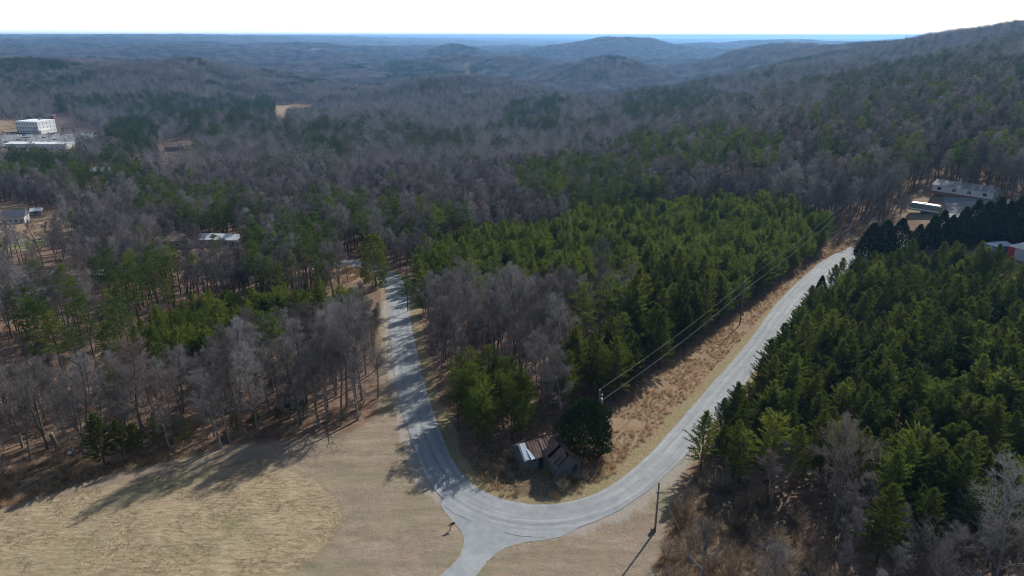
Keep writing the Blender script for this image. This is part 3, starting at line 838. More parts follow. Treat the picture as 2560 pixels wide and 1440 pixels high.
# ------------------------------------------------------------------ where the trees stand
CLEAR = [([(845, 640), (940, 640), (945, 700), (930, 712), (850, 712)], 0, 330), ([(835, 211), (935, 211), (935, 226), (835, 226)], 1000, 4000), ([(2040, 640), (2150, 598), (2240, 640), (2160, 700), (2060, 740)], 0, 330), ([(2085, 575), (2150, 555), (2290, 545), (2260, 600), (2200, 640), (2110, 650)], 0, 400), ([(2250, 505), (2350, 505), (2370, 570), (2270, 575)], 0, 400), (LEFTCLEAR, 0, 260), (RLAWN, 0, 200), (BROOM, 0, 330), (YARD, 0, 200), (CORANGE, 0, 330), (WEEDS, 0, 180), (BANK, 0, 150), (BRUSHR, 0, 160), (HOMEYARD, 0, 450), (BARNYARD, 0, 450),
         (NWFIELD, 0, 600), (NWGREEN, 0, 600), (FARCLEAR, 600, 3000), (SCAR, 1500, 4000), (PARK, 500, 1500), (SLOPE1, 500, 1500), (SLOPE2, 500, 1500), (LOTGAP, 400, 1500), (MIDGAP, 400, 1500), (FARFLD, 2500, 6000)]
PLANT = [  # pine plantations, outlined at crown level
    ([(1020, 700), (1045, 640), (1100, 590), (1230, 565), (1330, 555), (1400, 560), (1440, 525), (1600, 505), (1850, 488), (2000, 510), (2060, 515), (2075, 580), (2000, 640), (1948, 690), (1925, 730), (1850, 740), (1740, 700), (1640, 680), (1500, 690), (1380, 690), (1250, 680), (1100, 690), (1060, 720)], 'mid', 0, 400),
    ([(2110, 715), (2180, 688), (2270, 645), (2430, 632), (2450, 668), (2620, 668), (2640, 620), (2750, 625), (2950, 1000), (2950, 1420), (2560, 1300), (2420, 1330), (2280, 1260), (2150, 1160), (2000, 1130), (1800, 1120), (1725, 1130), (1760, 1000), (1840, 920), (1910, 830), (1975, 760), (2040, 720)], 'right', 0, 260),
    ([(320, 790), (500, 725), (700, 712), (860, 712), (910, 745), (760, 750), (600, 790), (520, 850), (400, 870), (310, 840)], 'left', 0, 300),
    ([(1100, 970), (1130, 910), (1230, 885), (1300, 925), (1370, 970), (1370, 1015), (1270, 1040), (1200, 1060), (1150, 1040), (1105, 1010)], 'house', 0, 160),
    ([(1400, 900), (1440, 850), (1600, 835), (1640, 860), (1600, 930), (1480, 970), (1410, 960)], 'wires', 0, 200),
    ([(1560, 780), (1620, 720), (1700, 690), (1800, 690), (1930, 640), (1960, 680), (1850, 745), (1720, 830), (1650, 870), (1570, 850)], 'edge', 0, 300)]
PINEMIX = [  # (crown level outline, share of pines, min and max distance)
    ([(1380, 760), (1560, 700), (1700, 690), (1900, 720), (1830, 790), (1690, 850), (1600, 860), (1450, 830)], .75, 0, 300),
    ([(610, 560), (750, 540), (870, 580), (880, 720), (700, 720), (620, 680)], .62, 0, 420),
    ([(220, 640), (330, 600), (460, 640), (470, 720), (350, 760), (220, 730)], .6, 0, 420),
    ([(0, 700), (220, 700), (320, 800), (280, 860), (0, 860)], .35, 0, 420),
    ([(320, 470), (420, 440), (640, 470), (660, 550), (560, 560), (400, 530), (320, 520)], .55, 0, 900),
    ([(660, 500), (1000, 480), (1010, 550), (870, 570), (700, 560)], .5, 0, 900),
    ([(1000, 530), (1190, 520), (1190, 580), (1010, 600)], .6, 0, 900),
    ([(1290, 420), (1400, 390), (1620, 400), (1640, 480), (1450, 500), (1300, 480)], .75, 0, 900),
    ([(0, 370), (100, 375), (340, 390), (350, 440), (280, 470), (100, 450), (0, 430)], .97, 0, 1200),
    ([(265, 300), (330, 290), (395, 320), (400, 370), (330, 372), (270, 345)], .97, 300, 1500),
    ([(120, 240), (330, 235), (640, 240), (690, 275), (680, 310), (560, 320), (300, 280), (130, 270)], .7, 500, 1600),
    ([(460, 300), (590, 290), (600, 335), (480, 340)], .8, 500, 1600),
    ([(620, 320), (760, 300), (1000, 320), (1180, 320), (1200, 360), (1000, 370), (760, 350)], .65, 400, 1600),
    ([(1240, 255), (1380, 240), (1390, 320), (1230, 325)], .65, 500, 1700),
    ([(1540, 240), (1760, 200), (1800, 250), (1640, 300), (1560, 290)], .6, 500, 2400),
    ([(1560, 330), (1900, 320), (1950, 400), (1700, 430), (1580, 400)], .7, 300, 1500),
    ([(2050, 200), (2560, 140), (2700, 200), (2700, 340), (2300, 330), (2100, 280)], .55, 500, 2500),
    ([(940, 165), (1120, 150), (1150, 195), (960, 205)], .9, 1800, 3800),
    ([(0, 145), (200, 150), (260, 200), (0, 215)], .35, 1000, 2300),
    ([(1070, 112), (1190, 112), (1190, 135), (1070, 138)], .8, 3200, 6000),
    ([(2180, 400), (2560, 340), (2700, 420), (2400, 440), (2250, 500)], .3, 200, 900),
    ([(1640, 270), (2560, 100), (2700, 300), (2700, 450), (1900, 430)], .2, 200, 2600)]
# sight lines kept open down to things one can see between the trees: (x0, y0, x1, y1, distance, share removed)
OPEN = [(385, 590, 475, 625, 285, .9), (498, 588, 595, 612, 290, .95), (0, 530, 100, 565, 340, .97), (20, 675, 290, 705, 215, .72), (30, 705, 65, 730, 205, .6), (2280, 500, 2350, 545, 250, .85), (2330, 440, 2490, 545, 245, .97), (0, 290, 140, 362, 855, .97), (0, 340, 190, 376, 780, .9),
        (195, 480, 250, 505, 420, .8), (215, 418, 275, 440, 520, .85), (395, 345, 480, 385, 700, .9), (690, 265, 780, 285, 1050, .9), (840, 205, 930, 225, 1400, .9), (1440, 0, 1441, 1, 1, 0), (2400, 585, 2620, 655, 240, .99),
        (860, 640, 930, 705, 225, .97), (960, 665, 1025, 760, 220, .99), (-20, 575, 200, 625, 300, .8)]
GRNG = np.random.default_rng(77)
def grid_pts(x0, x1, y0, y1, sp):
    gx, gy = np.meshgrid(np.arange(x0, x1, sp), np.arange(y0, y1, sp))
    gx = gx.ravel() + GRNG.uniform(-.46, .46, gx.size) * sp; gy = gy.ravel() + GRNG.uniform(-.46, .46, gy.size) * sp
    return gx, gy
def allowed(x, y, z, crown_h):
    px, py, d = proj(x, y, z)
    r = np.hypot(x, y)
    ok = (d > 30)
    for poly, r0, r1 in CLEAR: ok &= ~(inpoly(px, py, poly) & (r >= r0) & (r <= r1))
    sx_, sy_ = x - 6, y - 101
    tt = np.clip((sx_ * .57 + sy_ * .82), 0, 21)
    ok &= np.hypot(sx_ - tt * .57, sy_ - tt * .82) > 4.6
    ok &= ~in_drive(x, y)
    rd = road_dist(x, y); ok &= rd > 6.3
    cx, cy, cd = proj(x, y, z + crown_h)
    u = GRNG.random(len(x))
    for x0, y0, x1, y1, dist, sh in OPEN:
        t = z * 0 + 1
        hitb = (cx > x0 - 900 / cd * 3) & (cx < x1 + 900 / cd * 3) & (cy < y1) & (py > y0) & (y < dist) & (py > y0)
        ok &= ~(hitb & (u < sh))
    inview = (px > -260) & (px < 2820) & (cy < 1560) & (cy > -50)
    return ok & inview, px, py, d, cx, cy
bare, young, tall, slim = [], [], [], []                 # (x, y, z, scale, proto, rot, px, py, depth, stand)
def stand_of(px, py):
    if px > 2050 and py < 560 or px > 1640 and py < 520: return 'slope'
    if px < 985 and py > 840: return 'field'
    if px < 1000 and py > 560: return 'leftwood'
    if px >= 985 and py > 560 and px < 2000 and px < 2900 - py: return 'between'
    if px > 1600 and py > 900: return 'rightlow'
    return 'middle'
# plantations
gx, gy = grid_pts(-260, 330, 62, 420, 3.3)
gz = base_h(gx, gy)
ok, px, py, d, cx, cy = allowed(gx, gy, gz, 8)
infarm = np.zeros(gx.shape, int) - 1
cx12, cy12, _ = proj(gx, gy, gz + 11)
for k, (poly, nm, r0, r1) in enumerate(PLANT):
    m = (inpoly(cx12, cy12, poly) if nm == 'house' else inpoly(cx, cy, poly)) & (np.hypot(gx, gy) > r0) & (np.hypot(gx, gy) < r1)
    infarm[m & (infarm < 0)] = k
for i in np.where(ok & (infarm >= 0))[0]:
    nm = PLANT[infarm[i]][1]
    if GRNG.random() < (.1 if nm == 'right' else .06): continue
    if nm == 'house':
        slim.append((gx[i], gy[i], gz[i], .8 * GRNG.uniform(.84, 1.1), int(GRNG.integers(len(SLIM))), GRNG.uniform(0, 6.28), cx[i], cy[i], d[i], nm))
        if GRNG.random() < .75:
            qx, qy = gx[i] + 1.7, gy[i] + .6; young.append((qx, qy, bh(qx, qy), GRNG.uniform(.8, 1.12), 6 + int(GRNG.integers(12)), 2.0, cx[i], cy[i], d[i], nm))
        continue
    s = {'mid': .86, 'right': .94, 'left': .74, 'house': 1.08, 'wires': 1.05, 'edge': 1.15}[nm] * (GRNG.uniform(.74, 1.22) if nm == 'mid' else GRNG.uniform(.7, 1.22)) * (1 + .16 * vnoise(gx[i:i+1], gy[i:i+1], 14, 70)[0])
    young.append((gx[i], gy[i], gz[i], s, (6 + int(GRNG.integers(12)) if nm in ('mid', 'left') or GRNG.random() < .2 else int(GRNG.integers(6))), GRNG.uniform(0, 6.28), cx[i], cy[i], d[i], nm))
# mixed woods near
gx, gy = grid_pts(-420, 480, 60, 460, 4.35)
gz = base_h(gx, gy)
ok, px, py, d, cx, cy = allowed(gx, gy, gz, 13)
def pine_share(cx, cy, r):
    f = np.full(cx.shape, .02)
    jx = 26 * vnoise(cx, cy, 38, 95) + 14 * vnoise(cx, cy, 12, 96); jy = 12 * vnoise(cx, cy, 30, 97) + 6 * vnoise(cx, cy, 11, 98)
    cx = cx + jx; cy = cy + jy; hole = .5 + .5 * sstep(-.35, .15, vnoise(cx, cy, 24, 99) + .4 * vnoise(cx, cy, 9, 94))
    for poly, sh, r0, r1 in PINEMIX:
        m = inpoly(cx, cy, poly) & (r >= r0) & (r <= r1); f = np.where(m, np.maximum(f, sh * hole), f)
    return f
inf2 = np.zeros(gx.shape, bool)
for poly, nm, r0, r1 in PLANT:
    _, cy8, _ = proj(gx, gy, gz + 8); cx8 = proj(gx, gy, gz + 8)[0]
    inf2 |= inpoly(cx8, cy8, poly) & (np.hypot(gx, gy) < r1)
fr = pine_share(cx, cy, np.hypot(gx, gy)) 
u = GRNG.random(len(gx))
for i in np.where(ok & ~inf2)[0]:
    if u[i] < fr[i]:
        tall.append((gx[i], gy[i], gz[i], GRNG.uniform(.72, 1.02), int(GRNG.integers(len(TALL))), GRNG.uniform(0, 6.28), cx[i], cy[i], d[i], stand_of(cx[i], cy[i])))
    else:
        s = GRNG.uniform(.62, 1.05) if GRNG.random() > .22 else GRNG.uniform(.35, .6)
        bi = int(GRNG.integers(len(BARE)))
        if cx[i] > 1950 and py[i] > 590 and py[i] < 1080 and gy[i] < 240 and gx[i] > 60:
            if py[i] > 720: young.append((gx[i], gy[i], gz[i], GRNG.uniform(.7, 1.0), int(GRNG.integers(6)), 1.0, cx[i], cy[i], d[i], 'right'))
            continue
        def fit(cap):                           # tree height that stays under the skyline of its stand
            zt = pt_at(cx[i], cap, gy[i])[2]
            return max(.32, (zt - gz[i]) / BARE[bi][2])
        if cx[i] < 960 and py[i] > 860: s = min(s, fit(np.interp(cx[i], [0, 330, 540, 610, 900], [885, 872, 850, 765, 738])) * GRNG.uniform(.82, 1.03))
        elif 280 < cx[i] < 900 and py[i] > 770: s = min(s, fit(np.interp(cx[i], [280, 400, 560, 900], [820, 835, 790, 740])) * GRNG.uniform(.8, 1.0))
        if 1040 < cx[i] < 1700 and 640 < py[i] < 1100 and gy[i] < 215:
            f2 = fit(np.interp(cx[i], [1040, 1100, 1700], [690, 668, 676]))
            if f2 < .6:
                if GRNG.random() < .75: young.append((gx[i], gy[i], gz[i], .8, 6 + int(GRNG.integers(6)), 1.0, cx[i], cy[i], d[i], 'mid')); continue
            s = min(s, f2 * GRNG.uniform(.85, 1.05))
        if cx[i] > 1650 and cy[i] > 1000: s *= .55
        bare.append((gx[i], gy[i], gz[i], s, bi, GRNG.uniform(0, 6.28), cx[i], cy[i], d[i], stand_of(cx[i], cy[i])))

SITE = {
 ('bare', 'field'): ('%s leafless tree in the wood between the straw field and the left road', 'bare trees above the straw field'),
 ('bare', 'leftwood'): ('%s leafless tree in the wood below the left hand houses', 'bare trees left of the road'),
 ('bare', 'between'): ('%s leafless tree in the wood inside the road bend', 'bare trees inside the road bend'),
 ('bare', 'slope'): ('%s leafless tree on the slope around the white home', 'bare trees on the right hand slope'),
 ('bare', 'rightlow'): ('%s leafless tree in the brush below the right hand pines', 'bare trees below the right hand pines'),
 ('bare', 'middle'): ('%s leafless tree in the wide wood behind the plantation', 'bare trees of the middle wood'),
 ('young', 'mid'): ('%s bushy pine in the plantation inside the bend', 'plantation pines inside the bend'),
 ('young', 'edge'): ('%s pine in the dark edge row under the power lines', 'pines of the edge row under the power lines'),
 ('young', 'right'): ('%s bushy pine of the plantation right of the road', 'plantation pines right of the road'),
 ('young', 'left'): ('%s yellow green pine in the small stand left of the road', 'pines of the small left stand'),
 ('young', 'house'): ('%s slim pine with bare lower trunk behind the derelict house', 'pines behind the derelict house'),
 ('young', 'wires'): ('%s slim pine in the clump left of the power lines', 'pines beside the power lines'),
 ('tall', 'field'): ('%s pine with bare trunk in the wood above the straw field', 'tall pines above the straw field'),
 ('tall', 'leftwood'): ('%s pine with bare trunk in the wood below the left hand houses', 'tall pines left of the road'),
 ('tall', 'between'): ('%s pine with bare trunk in the wood inside the road bend', 'tall pines inside the road bend'),
 ('tall', 'slope'): ('%s pine with bare trunk on the slope around the white home', 'tall pines on the right hand slope'),
 ('tall', 'rightlow'): ('%s pine below the right hand plantation', 'tall pines below the right hand plantation'),
 ('tall', 'middle'): ('%s pine with bare trunk in the wide wood behind the plantation', 'tall pines of the middle wood')}
def tree_label(kind, st, q, h):
    text, g = SITE[(kind, st)]
    x, y = q[0], q[1]
    size = 'low' if h < (8.5 if kind == 'young' else 11) else 'tall' if h > (12 if kind == 'young' else 17.5) else 'middling'
    rd = float(road_dist(np.array([x]), np.array([y]))[0])
    px, py = q[6], q[7]
    if rd < 11: where = ', close to the road edge'
    elif st in ('right', 'rightlow'): where = (', toward the red barn', ', deep in the middle', ', toward the lower brush')[0 if py < 740 else 1 if py < 960 else 2] + (' at the left' if px < 2050 else ' at the right' if px > 2330 else '')
    elif st in ('field', 'leftwood'): where = (', far left', ', left part', ', right part')[0 if px < 300 else 1 if px < 620 else 2] + (' at the front' if py > (960 if st == 'field' else 700) else ' at the back')
    elif st in ('between', 'mid', 'edge'): where = (', left part', ', middle part', ', right part')[0 if px < 1300 else 1 if px < 1650 else 2] + (' at the front' if py > (780 if st == 'between' else 620) else ' at the back')
    else: where = (', left part', ', right part')[px > (1200 if st == 'middle' else 2300 if st == 'slope' else 1220 if st == 'house' else 1500 if st == 'wires' else 600)]
    w = (text % size + where).split()
    return ' '.join(w[:16]), g
def make_tree(name, proto, loc, s, rz, label, cat, group=None, sz=None):
    e = empty(name, loc, rz); e.scale = (s, s, s * (sz or 1))
    tag(e, label, cat, group)
    mobj('trunk', proto[0], e); mobj('crown', proto[1], e)
    return e
def place_kind(lst, kind, name, protos, cat, nmax):
    a = sorted(range(len(lst)), key=lambda i: -(lst[i][3] / lst[i][8]) * (1 if (-20 < lst[i][6] < 2580 and lst[i][7] < 1430) else .2))
    for i in a[:nmax]:
        x, y, z, s, p, r, *_, st = lst[i]
        lb, g = tree_label(kind, st, lst[i], s * protos[p][2])
        make_tree(name, protos[p], (x, y, z), s, r, lb, cat, g)
    return [lst[i] for i in a[nmax:]]
r_b = place_kind(bare, 'bare', 'bare_tree', BARE, 'bare tree', 290)
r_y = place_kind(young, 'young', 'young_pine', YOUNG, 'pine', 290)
r_s = place_kind(slim, 'young', 'slim_pine', SLIM, 'pine', 290)
r_t = place_kind(tall, 'tall', 'tall_pine', TALL, 'pine', 290)
def rest(lst, name, protos, label):
    if not lst: return
    pc = proto_collection(name + '_kinds', [joined(p[0], p[1], name) for p in protos])
    n = len(lst)
    scatter(name, pc, [(q[0], q[1], q[2]) for q in lst], [(0, 0, q[5]) for q in lst], [(q[3],) * 3 for q in lst], [q[4] for q in lst], label)
rest(r_b, 'bare_woodland', BARE, 'mass of leafless grey trees filling the near woods')
rest(r_y, 'pine_plantation', YOUNG, 'mass of young green pines filling the plantations')
rest(r_s, 'slim_pine_clump', SLIM, 'slim pines massed inside the bend')
rest(r_t, 'pine_woodland', TALL, 'tall pines standing through the near woods')

# middle distance
RM = random.Random(9)
midb, midp = [], []
for i in range(6):
    mb = MB(); far_bare_tris(mb, RM, 0, 0, RM.uniform(16, 20), RM.uniform(3.4, 4.4), 150, .10, 0, 1, .95); midb.append(mb.mesh('far_bare', [M['far_twig'], M['bark']]))
for i in range(5):
    mb = MB(); far_pine_tris(mb, RM, 0, 0, RM.uniform(15, 20), RM.uniform(3.0, 4.3), 190, .27); midp.append(mb.mesh('far_pine', [M['far_pine'], M['pinebark']]))
gx, gy = grid_pts(-1150, 1300, 460, 1450, 6.6)
k = np.abs(gx) < gy * .82 + 40; gx, gy = gx[k], gy[k]
gz = base_h(gx, gy)
ok, px, py, d, cx, cy = allowed(gx, gy, gz, 13)
r = np.hypot(gx, gy)
fr = np.clip(pine_share(cx, cy, r) + .4 * sstep(.42, .7, vnoise(gx, gy, 75, 81) + .35 * vnoise(gx, gy, 24, 84)) + .02, 0, 1)
ispine = GRNG.random(len(gx)) < fr
for nm, msk, meshes, lb in (('distant_bare_woodland', ok & ~ispine, midb, 'grey leafless woodland rolling over the middle distance'), ('distant_pines', ok & ispine, midp, 'dark green pines dotted through the distant woodland')):
    i = np.where(msk)[0]; n = len(i)
    s = GRNG.uniform(.72, 1.12, n)
    scatter(nm, proto_collection(nm + '_kinds', meshes), np.stack([gx[i], gy[i], gz[i]], 1), np.stack([np.zeros(n), np.zeros(n), GRNG.uniform(0, 6.28, n)], 1), np.stack([s * 1.05, s * 1.05, s], 1), GRNG.integers(0, len(meshes), n), lb)
# far patches of wood
def patch(pines, seed):
    R = random.Random(seed); mb = MB()
    for i in range(34):
        ox, oy = R.uniform(-17, 17), R.uniform(-17, 17)
        if pines: far_pine_tris(mb, R, ox, oy, R.uniform(14, 20), R.uniform(2.8, 4), 34, .6)
        else: far_bare_tris(mb, R, ox, oy, R.uniform(14, 20), R.uniform(3.2, 4.6), 44, .24, 0, 1, 1.1)
    return mb.mesh('patch', [M['far_pine'], M['pinebark']] if pines else [M['far_twig'], M['bark']])
pb = [patch(False, 200 + i) for i in range(5)]; pp = [patch(True, 220 + i) for i in range(3)]
gx, gy = grid_pts(-5600, 5600, 1440, 7400, 31)
k = (np.abs(gx) < gy * .8 + 60) & (np.hypot(gx, gy) < 7300); gx, gy = gx[k], gy[k]
gz = base_h(gx, gy); zx = base_h(gx + 12, gy) - gz; zy = base_h(gx, gy + 12) - gz
px, py, d = proj(gx, gy, gz); r = np.hypot(gx, gy)
ok = np.ones(len(gx), bool)
for poly, r0, r1 in CLEAR: ok &= ~(inpoly(px, py, poly) & (r >= r0) & (r <= r1))
fr = np.clip(pine_share(px, py - 5, r) + .75 * (vnoise(gx, gy, 230, 82) + .5 * vnoise(gx, gy, 70, 83) > .8), 0, 1)
ispine = GRNG.random(len(gx)) < fr
for nm, msk, meshes, lb in (('far_bare_woodland', ok & ~ispine, pb, 'hazy leafless woodland over the far hills'), ('far_pine_woodland', ok & ispine, pp, 'hazy dark pine woodland on the far hills')):
    i = np.where(msk)[0]; n = len(i)
    scatter(nm, proto_collection(nm + '_kinds', meshes), np.stack([gx[i], gy[i], gz[i]], 1), np.stack([np.arctan(zy[i] / 12), -np.arctan(zx[i] / 12), np.zeros(n)], 1), np.stack([np.ones(n)] * 2 + [GRNG.uniform(.85, 1.15, n)], 1), GRNG.integers(0, len(meshes), n), lb)

# single trees one would point at
def tree_px(name, proto, bpx, top_y, label, cat, rz=0, ws=1.0, group=None):
    x, y, z = hit(*bpx)
    _, _, zt = pt_at(bpx[0], top_y, y)
    h = zt - z; s = h / proto[2]
    e = make_tree(name, proto, (x, y, z), s * ws, rz, label, cat, group, 1 / ws)
    return e
tree_px('bare_tree', BIG[0], (868, 1022), 735, 'spreading leafless oak at the wood corner casting long shadows on the lawn', 'bare tree', .4, 1.0)
tree_px('bare_tree', BIG[1], (905, 1000), 770, 'leafless tree nearest the left road, limbs reaching over the asphalt', 'bare tree', 2.1, .9)
tree_px('bare_tree', BIG[1], (1283, 905), 665, 'tall pale forked leafless tree in the middle of the bend wood', 'bare tree', 1.0, .85)
tree_px('bare_tree', BIG[0], (1178, 868), 655, 'broad leafless tree just right of the left road', 'bare tree', 3.0, .9)
tree_px('bare_tree', BIG[0], (1110, 905), 740, 'leafless tree with low limbs beside the left road', 'bare tree', 5.0, 1.1)
tree_px('bare_tree', BARE[2], (355, 1085), 850, 'slender leafless tree rising from the field edge', 'bare tree', 2.0, 1.2)
tree_px('bare_tree', BARE[1], (600, 1010), 800, 'straight leafless tree behind the field edge saplings', 'bare tree', 1.0, 1.1)
tree_px('bare_tree', BIG[1], (1500, 760), 590, 'grey leafless tree standing against the plantation edge', 'bare tree', 4.0, .8)
tree_px('bare_tree', BIG[1], (2085, 1330), 1060, 'purplish leafless tree in front of the right hand pines', 'bare tree', .7, 1.0)
tree_px('bare_tree', BARE[4], (1930, 1270), 1130, 'small white limbed leafless tree in pine shade', 'bare tree', .7, 1.3)
tree_px('bare_tree', BIG[0], (2480, 1480), 1180, 'large leafless tree at the lower right corner', 'bare tree', 2.2, 1.0)
tree_px('bare_tree', BIG[1], (2330, 1520), 1290, 'leafless tree with pale branches at the bottom right', 'bare tree', 3.6, 1.1)
tree_px('bare_tree', BARE[2], (1935, 1500), 1360, 'rounded leafless small tree at the bottom edge', 'bare tree', 3.6, 1.6)
tree_px('bare_tree', BARE[0], (1745, 1480), 1320, 'straggly leafless tree in the brush near the lone pole', 'bare tree', 1.6, 1.5)
DENSE = (*cedar_meshes(98, 17, 3.9, False, 7000, 'young', .06), 17)
tree_px('pine_tree', DENSE, (940, 716), 588, 'dense dark pine standing alone beside the left road', 'pine', 0, .95)
tree_px('pine_tree', FULLP[1], (122, 912), 752, 'large yellow green pine with visible trunk in the left wood', 'pine', 1, 1.15)
tree_px('pine_tree', TALL[2], (1020, 778), 690, 'ragged pine on the right edge of the left road', 'pine', 1, 1.2)
tree_px('pine_tree', YOUNG[1], (2190, 1420), 1215, 'single bushy pine before the dark plantation', 'pine', 1, 1.1)
tree_px('pine_tree', YOUNG[3], (2310, 1290), 1100, 'bushy pine standing forward of the right plantation', 'pine', 2, 1.2)
x, y = 13.0, 104.5
make_tree('cedar_tree', CEDAR, (x, y, bh(x, y)), 1, 0, 'dense dark round cedar shading the derelict house', 'cedar')
tree_px('cedar_tree', CYP[0], (2050, 735), 690, 'small dark cedar at the plantation edge near the road', 'cedar', 0, 1.4)
hp = [(2172, 648, 560), (2205, 640, 552), (2243, 632, 548), (2290, 624, 562), (2322, 622, 540), (2344, 618, 528), (2368, 618, 540), (2397, 616, 520), (2424, 612, 502), (2452, 610, 506), (2478, 610, 496), (2505, 608, 505), (2530, 608, 494), (2556, 608, 502), (2584, 606, 495)]
for i, (bx, by, ty) in enumerate(hp):
    tree_px('cypress_tree', CYP[i % 3], (bx, by), ty, ['dark evergreen at the left end of the screen row by the road', 'dark conical evergreen in the screen row before the camper', 'tall dark conical evergreen in the screen row before the white home', 'dark conical evergreen in the screen row behind the red barn'][0 if i < 3 else 1 if i < 7 else 2 if i < 11 else 3], 'evergreen', i * 1.3, (1.75 if i < 3 else 1.35) + .2 * (i % 3 == 0), 'row of dark conical evergreens')
# small pines along the field edge
for i, (bx, by, ty) in enumerate([(262, 1165, 1035), (310, 1150, 1050), (345, 1140, 1060), (400, 1120, 1030), (455, 1110, 1040), (590, 1080, 1030), (725, 1050, 985), (760, 1045, 1000), (700, 1055, 1010), (640, 1068, 1020)]):
    tree_px('young_pine', YOUNG[i % 6], (bx, by), ty, 'bushy young pine on the edge of the straw field', 'pine', i, 1.25, 'young pines on the field edge')
# trees in the car park
for i, (bx, by, ty) in enumerate([(92, 352, 318), (125, 352, 330), (165, 358, 318), (200, 366, 322), (14, 352, 326), (250, 345, 296)]):
    tree_px('parking_tree', BIG[i % 2], (bx, by), ty, 'rounded leafless tree standing in the car park', 'bare tree', i, 1.1, 'leafless trees in the car park')
# brush and tufts
def brush_scatter(name, meshes, poly, sp, r1, smin, smax, label, prob=1.0, rdmin=4.8, bounds=(-130, 190, 55, 330)):
    gx, gy = grid_pts(*bounds, sp); gz = base_h(gx, gy)
    px, py, d = proj(gx, gy, gz)
    ok = inpoly(px, py, poly) & (np.hypot(gx, gy) < r1) & (road_dist(gx, gy) > rdmin) & ~in_drive(gx, gy) & (GRNG.random(len(gx)) < prob) & (vnoise(gx, gy, 5, 91) > -.45)
    # nothing grows inside the derelict house
    hx, hy = gx - 2.2, gy - 98.6
    uu, vv = hx * .906 + hy * .423, -hx * .423 + hy * .906
    ok &= ~((uu > -.2) & (uu < 8.7) & (vv > -.2) & (vv < 5)) & ~((uu > 3.8) & (uu < 8.7) & (vv > -4.3) & (vv < .5))
    i = np.where(ok)[0]; n = len(i); s = GRNG.uniform(smin, smax, n)
    return scatter(name, proto_collection(name + '_kinds', meshes), np.stack([gx[i], gy[i], gz[i]], 1), np.stack([np.zeros(n), np.zeros(n), GRNG.uniform(0, 6.28, n)], 1), np.stack([s] * 3, 1), GRNG.integers(0, len(meshes), n), label)
brush_scatter('roadside_broomsedge', TUFT, BROOM, .85, 330, .5, 1.1, 'orange dry broomsedge along the right hand road', 1, 5.2)
STUB = [tuft_mesh(150 + i, .2, 'stubble', 16) for i in range(3)]
brush_scatter('field_stubble', STUB, FIELD, .75, 160, .7, 1.5, 'short straw stubble over the mown field', 1, 5, (-130, 20, 62, 150))
brush_scatter('clearing_broomsedge', TUFT, CORANGE, .8, 330, .8, 1.5, 'orange dry grass patch beside the left road', 1, 3.5)
brush_scatter('yard_grass', TUFT, YARD, .9, 200, .5, 1.5, 'rank dry grass around the derelict house', .9, 4.3)
brush_scatter('yard_brush', SHRUB, YARD, 2.6, 200, .4, 1.0, 'leafless brush around the derelict house', .95, 5.0)
brush_scatter('field_edge_weeds', TUFT, WEEDS, .8, 200, .6, 1.6, 'tall orange weeds along the field edge', .9, 5)
brush_scatter('field_edge_brush', SHRUB, [(-300, 1200), (200, 1110), (500, 1060), (900, 1000), (960, 1030), (880, 1075), (600, 1110), (430, 1150), (250, 1190), (-300, 1320)], 2.6, 200, .4, 1.1, 'tangled leafless brush along the field edge', .7, 5)
brush_scatter('bank_grass', TUFT, BANK, .8, 160, .6, 1.5, 'pale matted grass on the bank by the lone pole', .85, 5)
brush_scatter('bank_brush', SHRUB, BRUSHR, 1.9, 170, .5, 1.5, 'brown leafless thicket below the right hand pines', .85, 6)

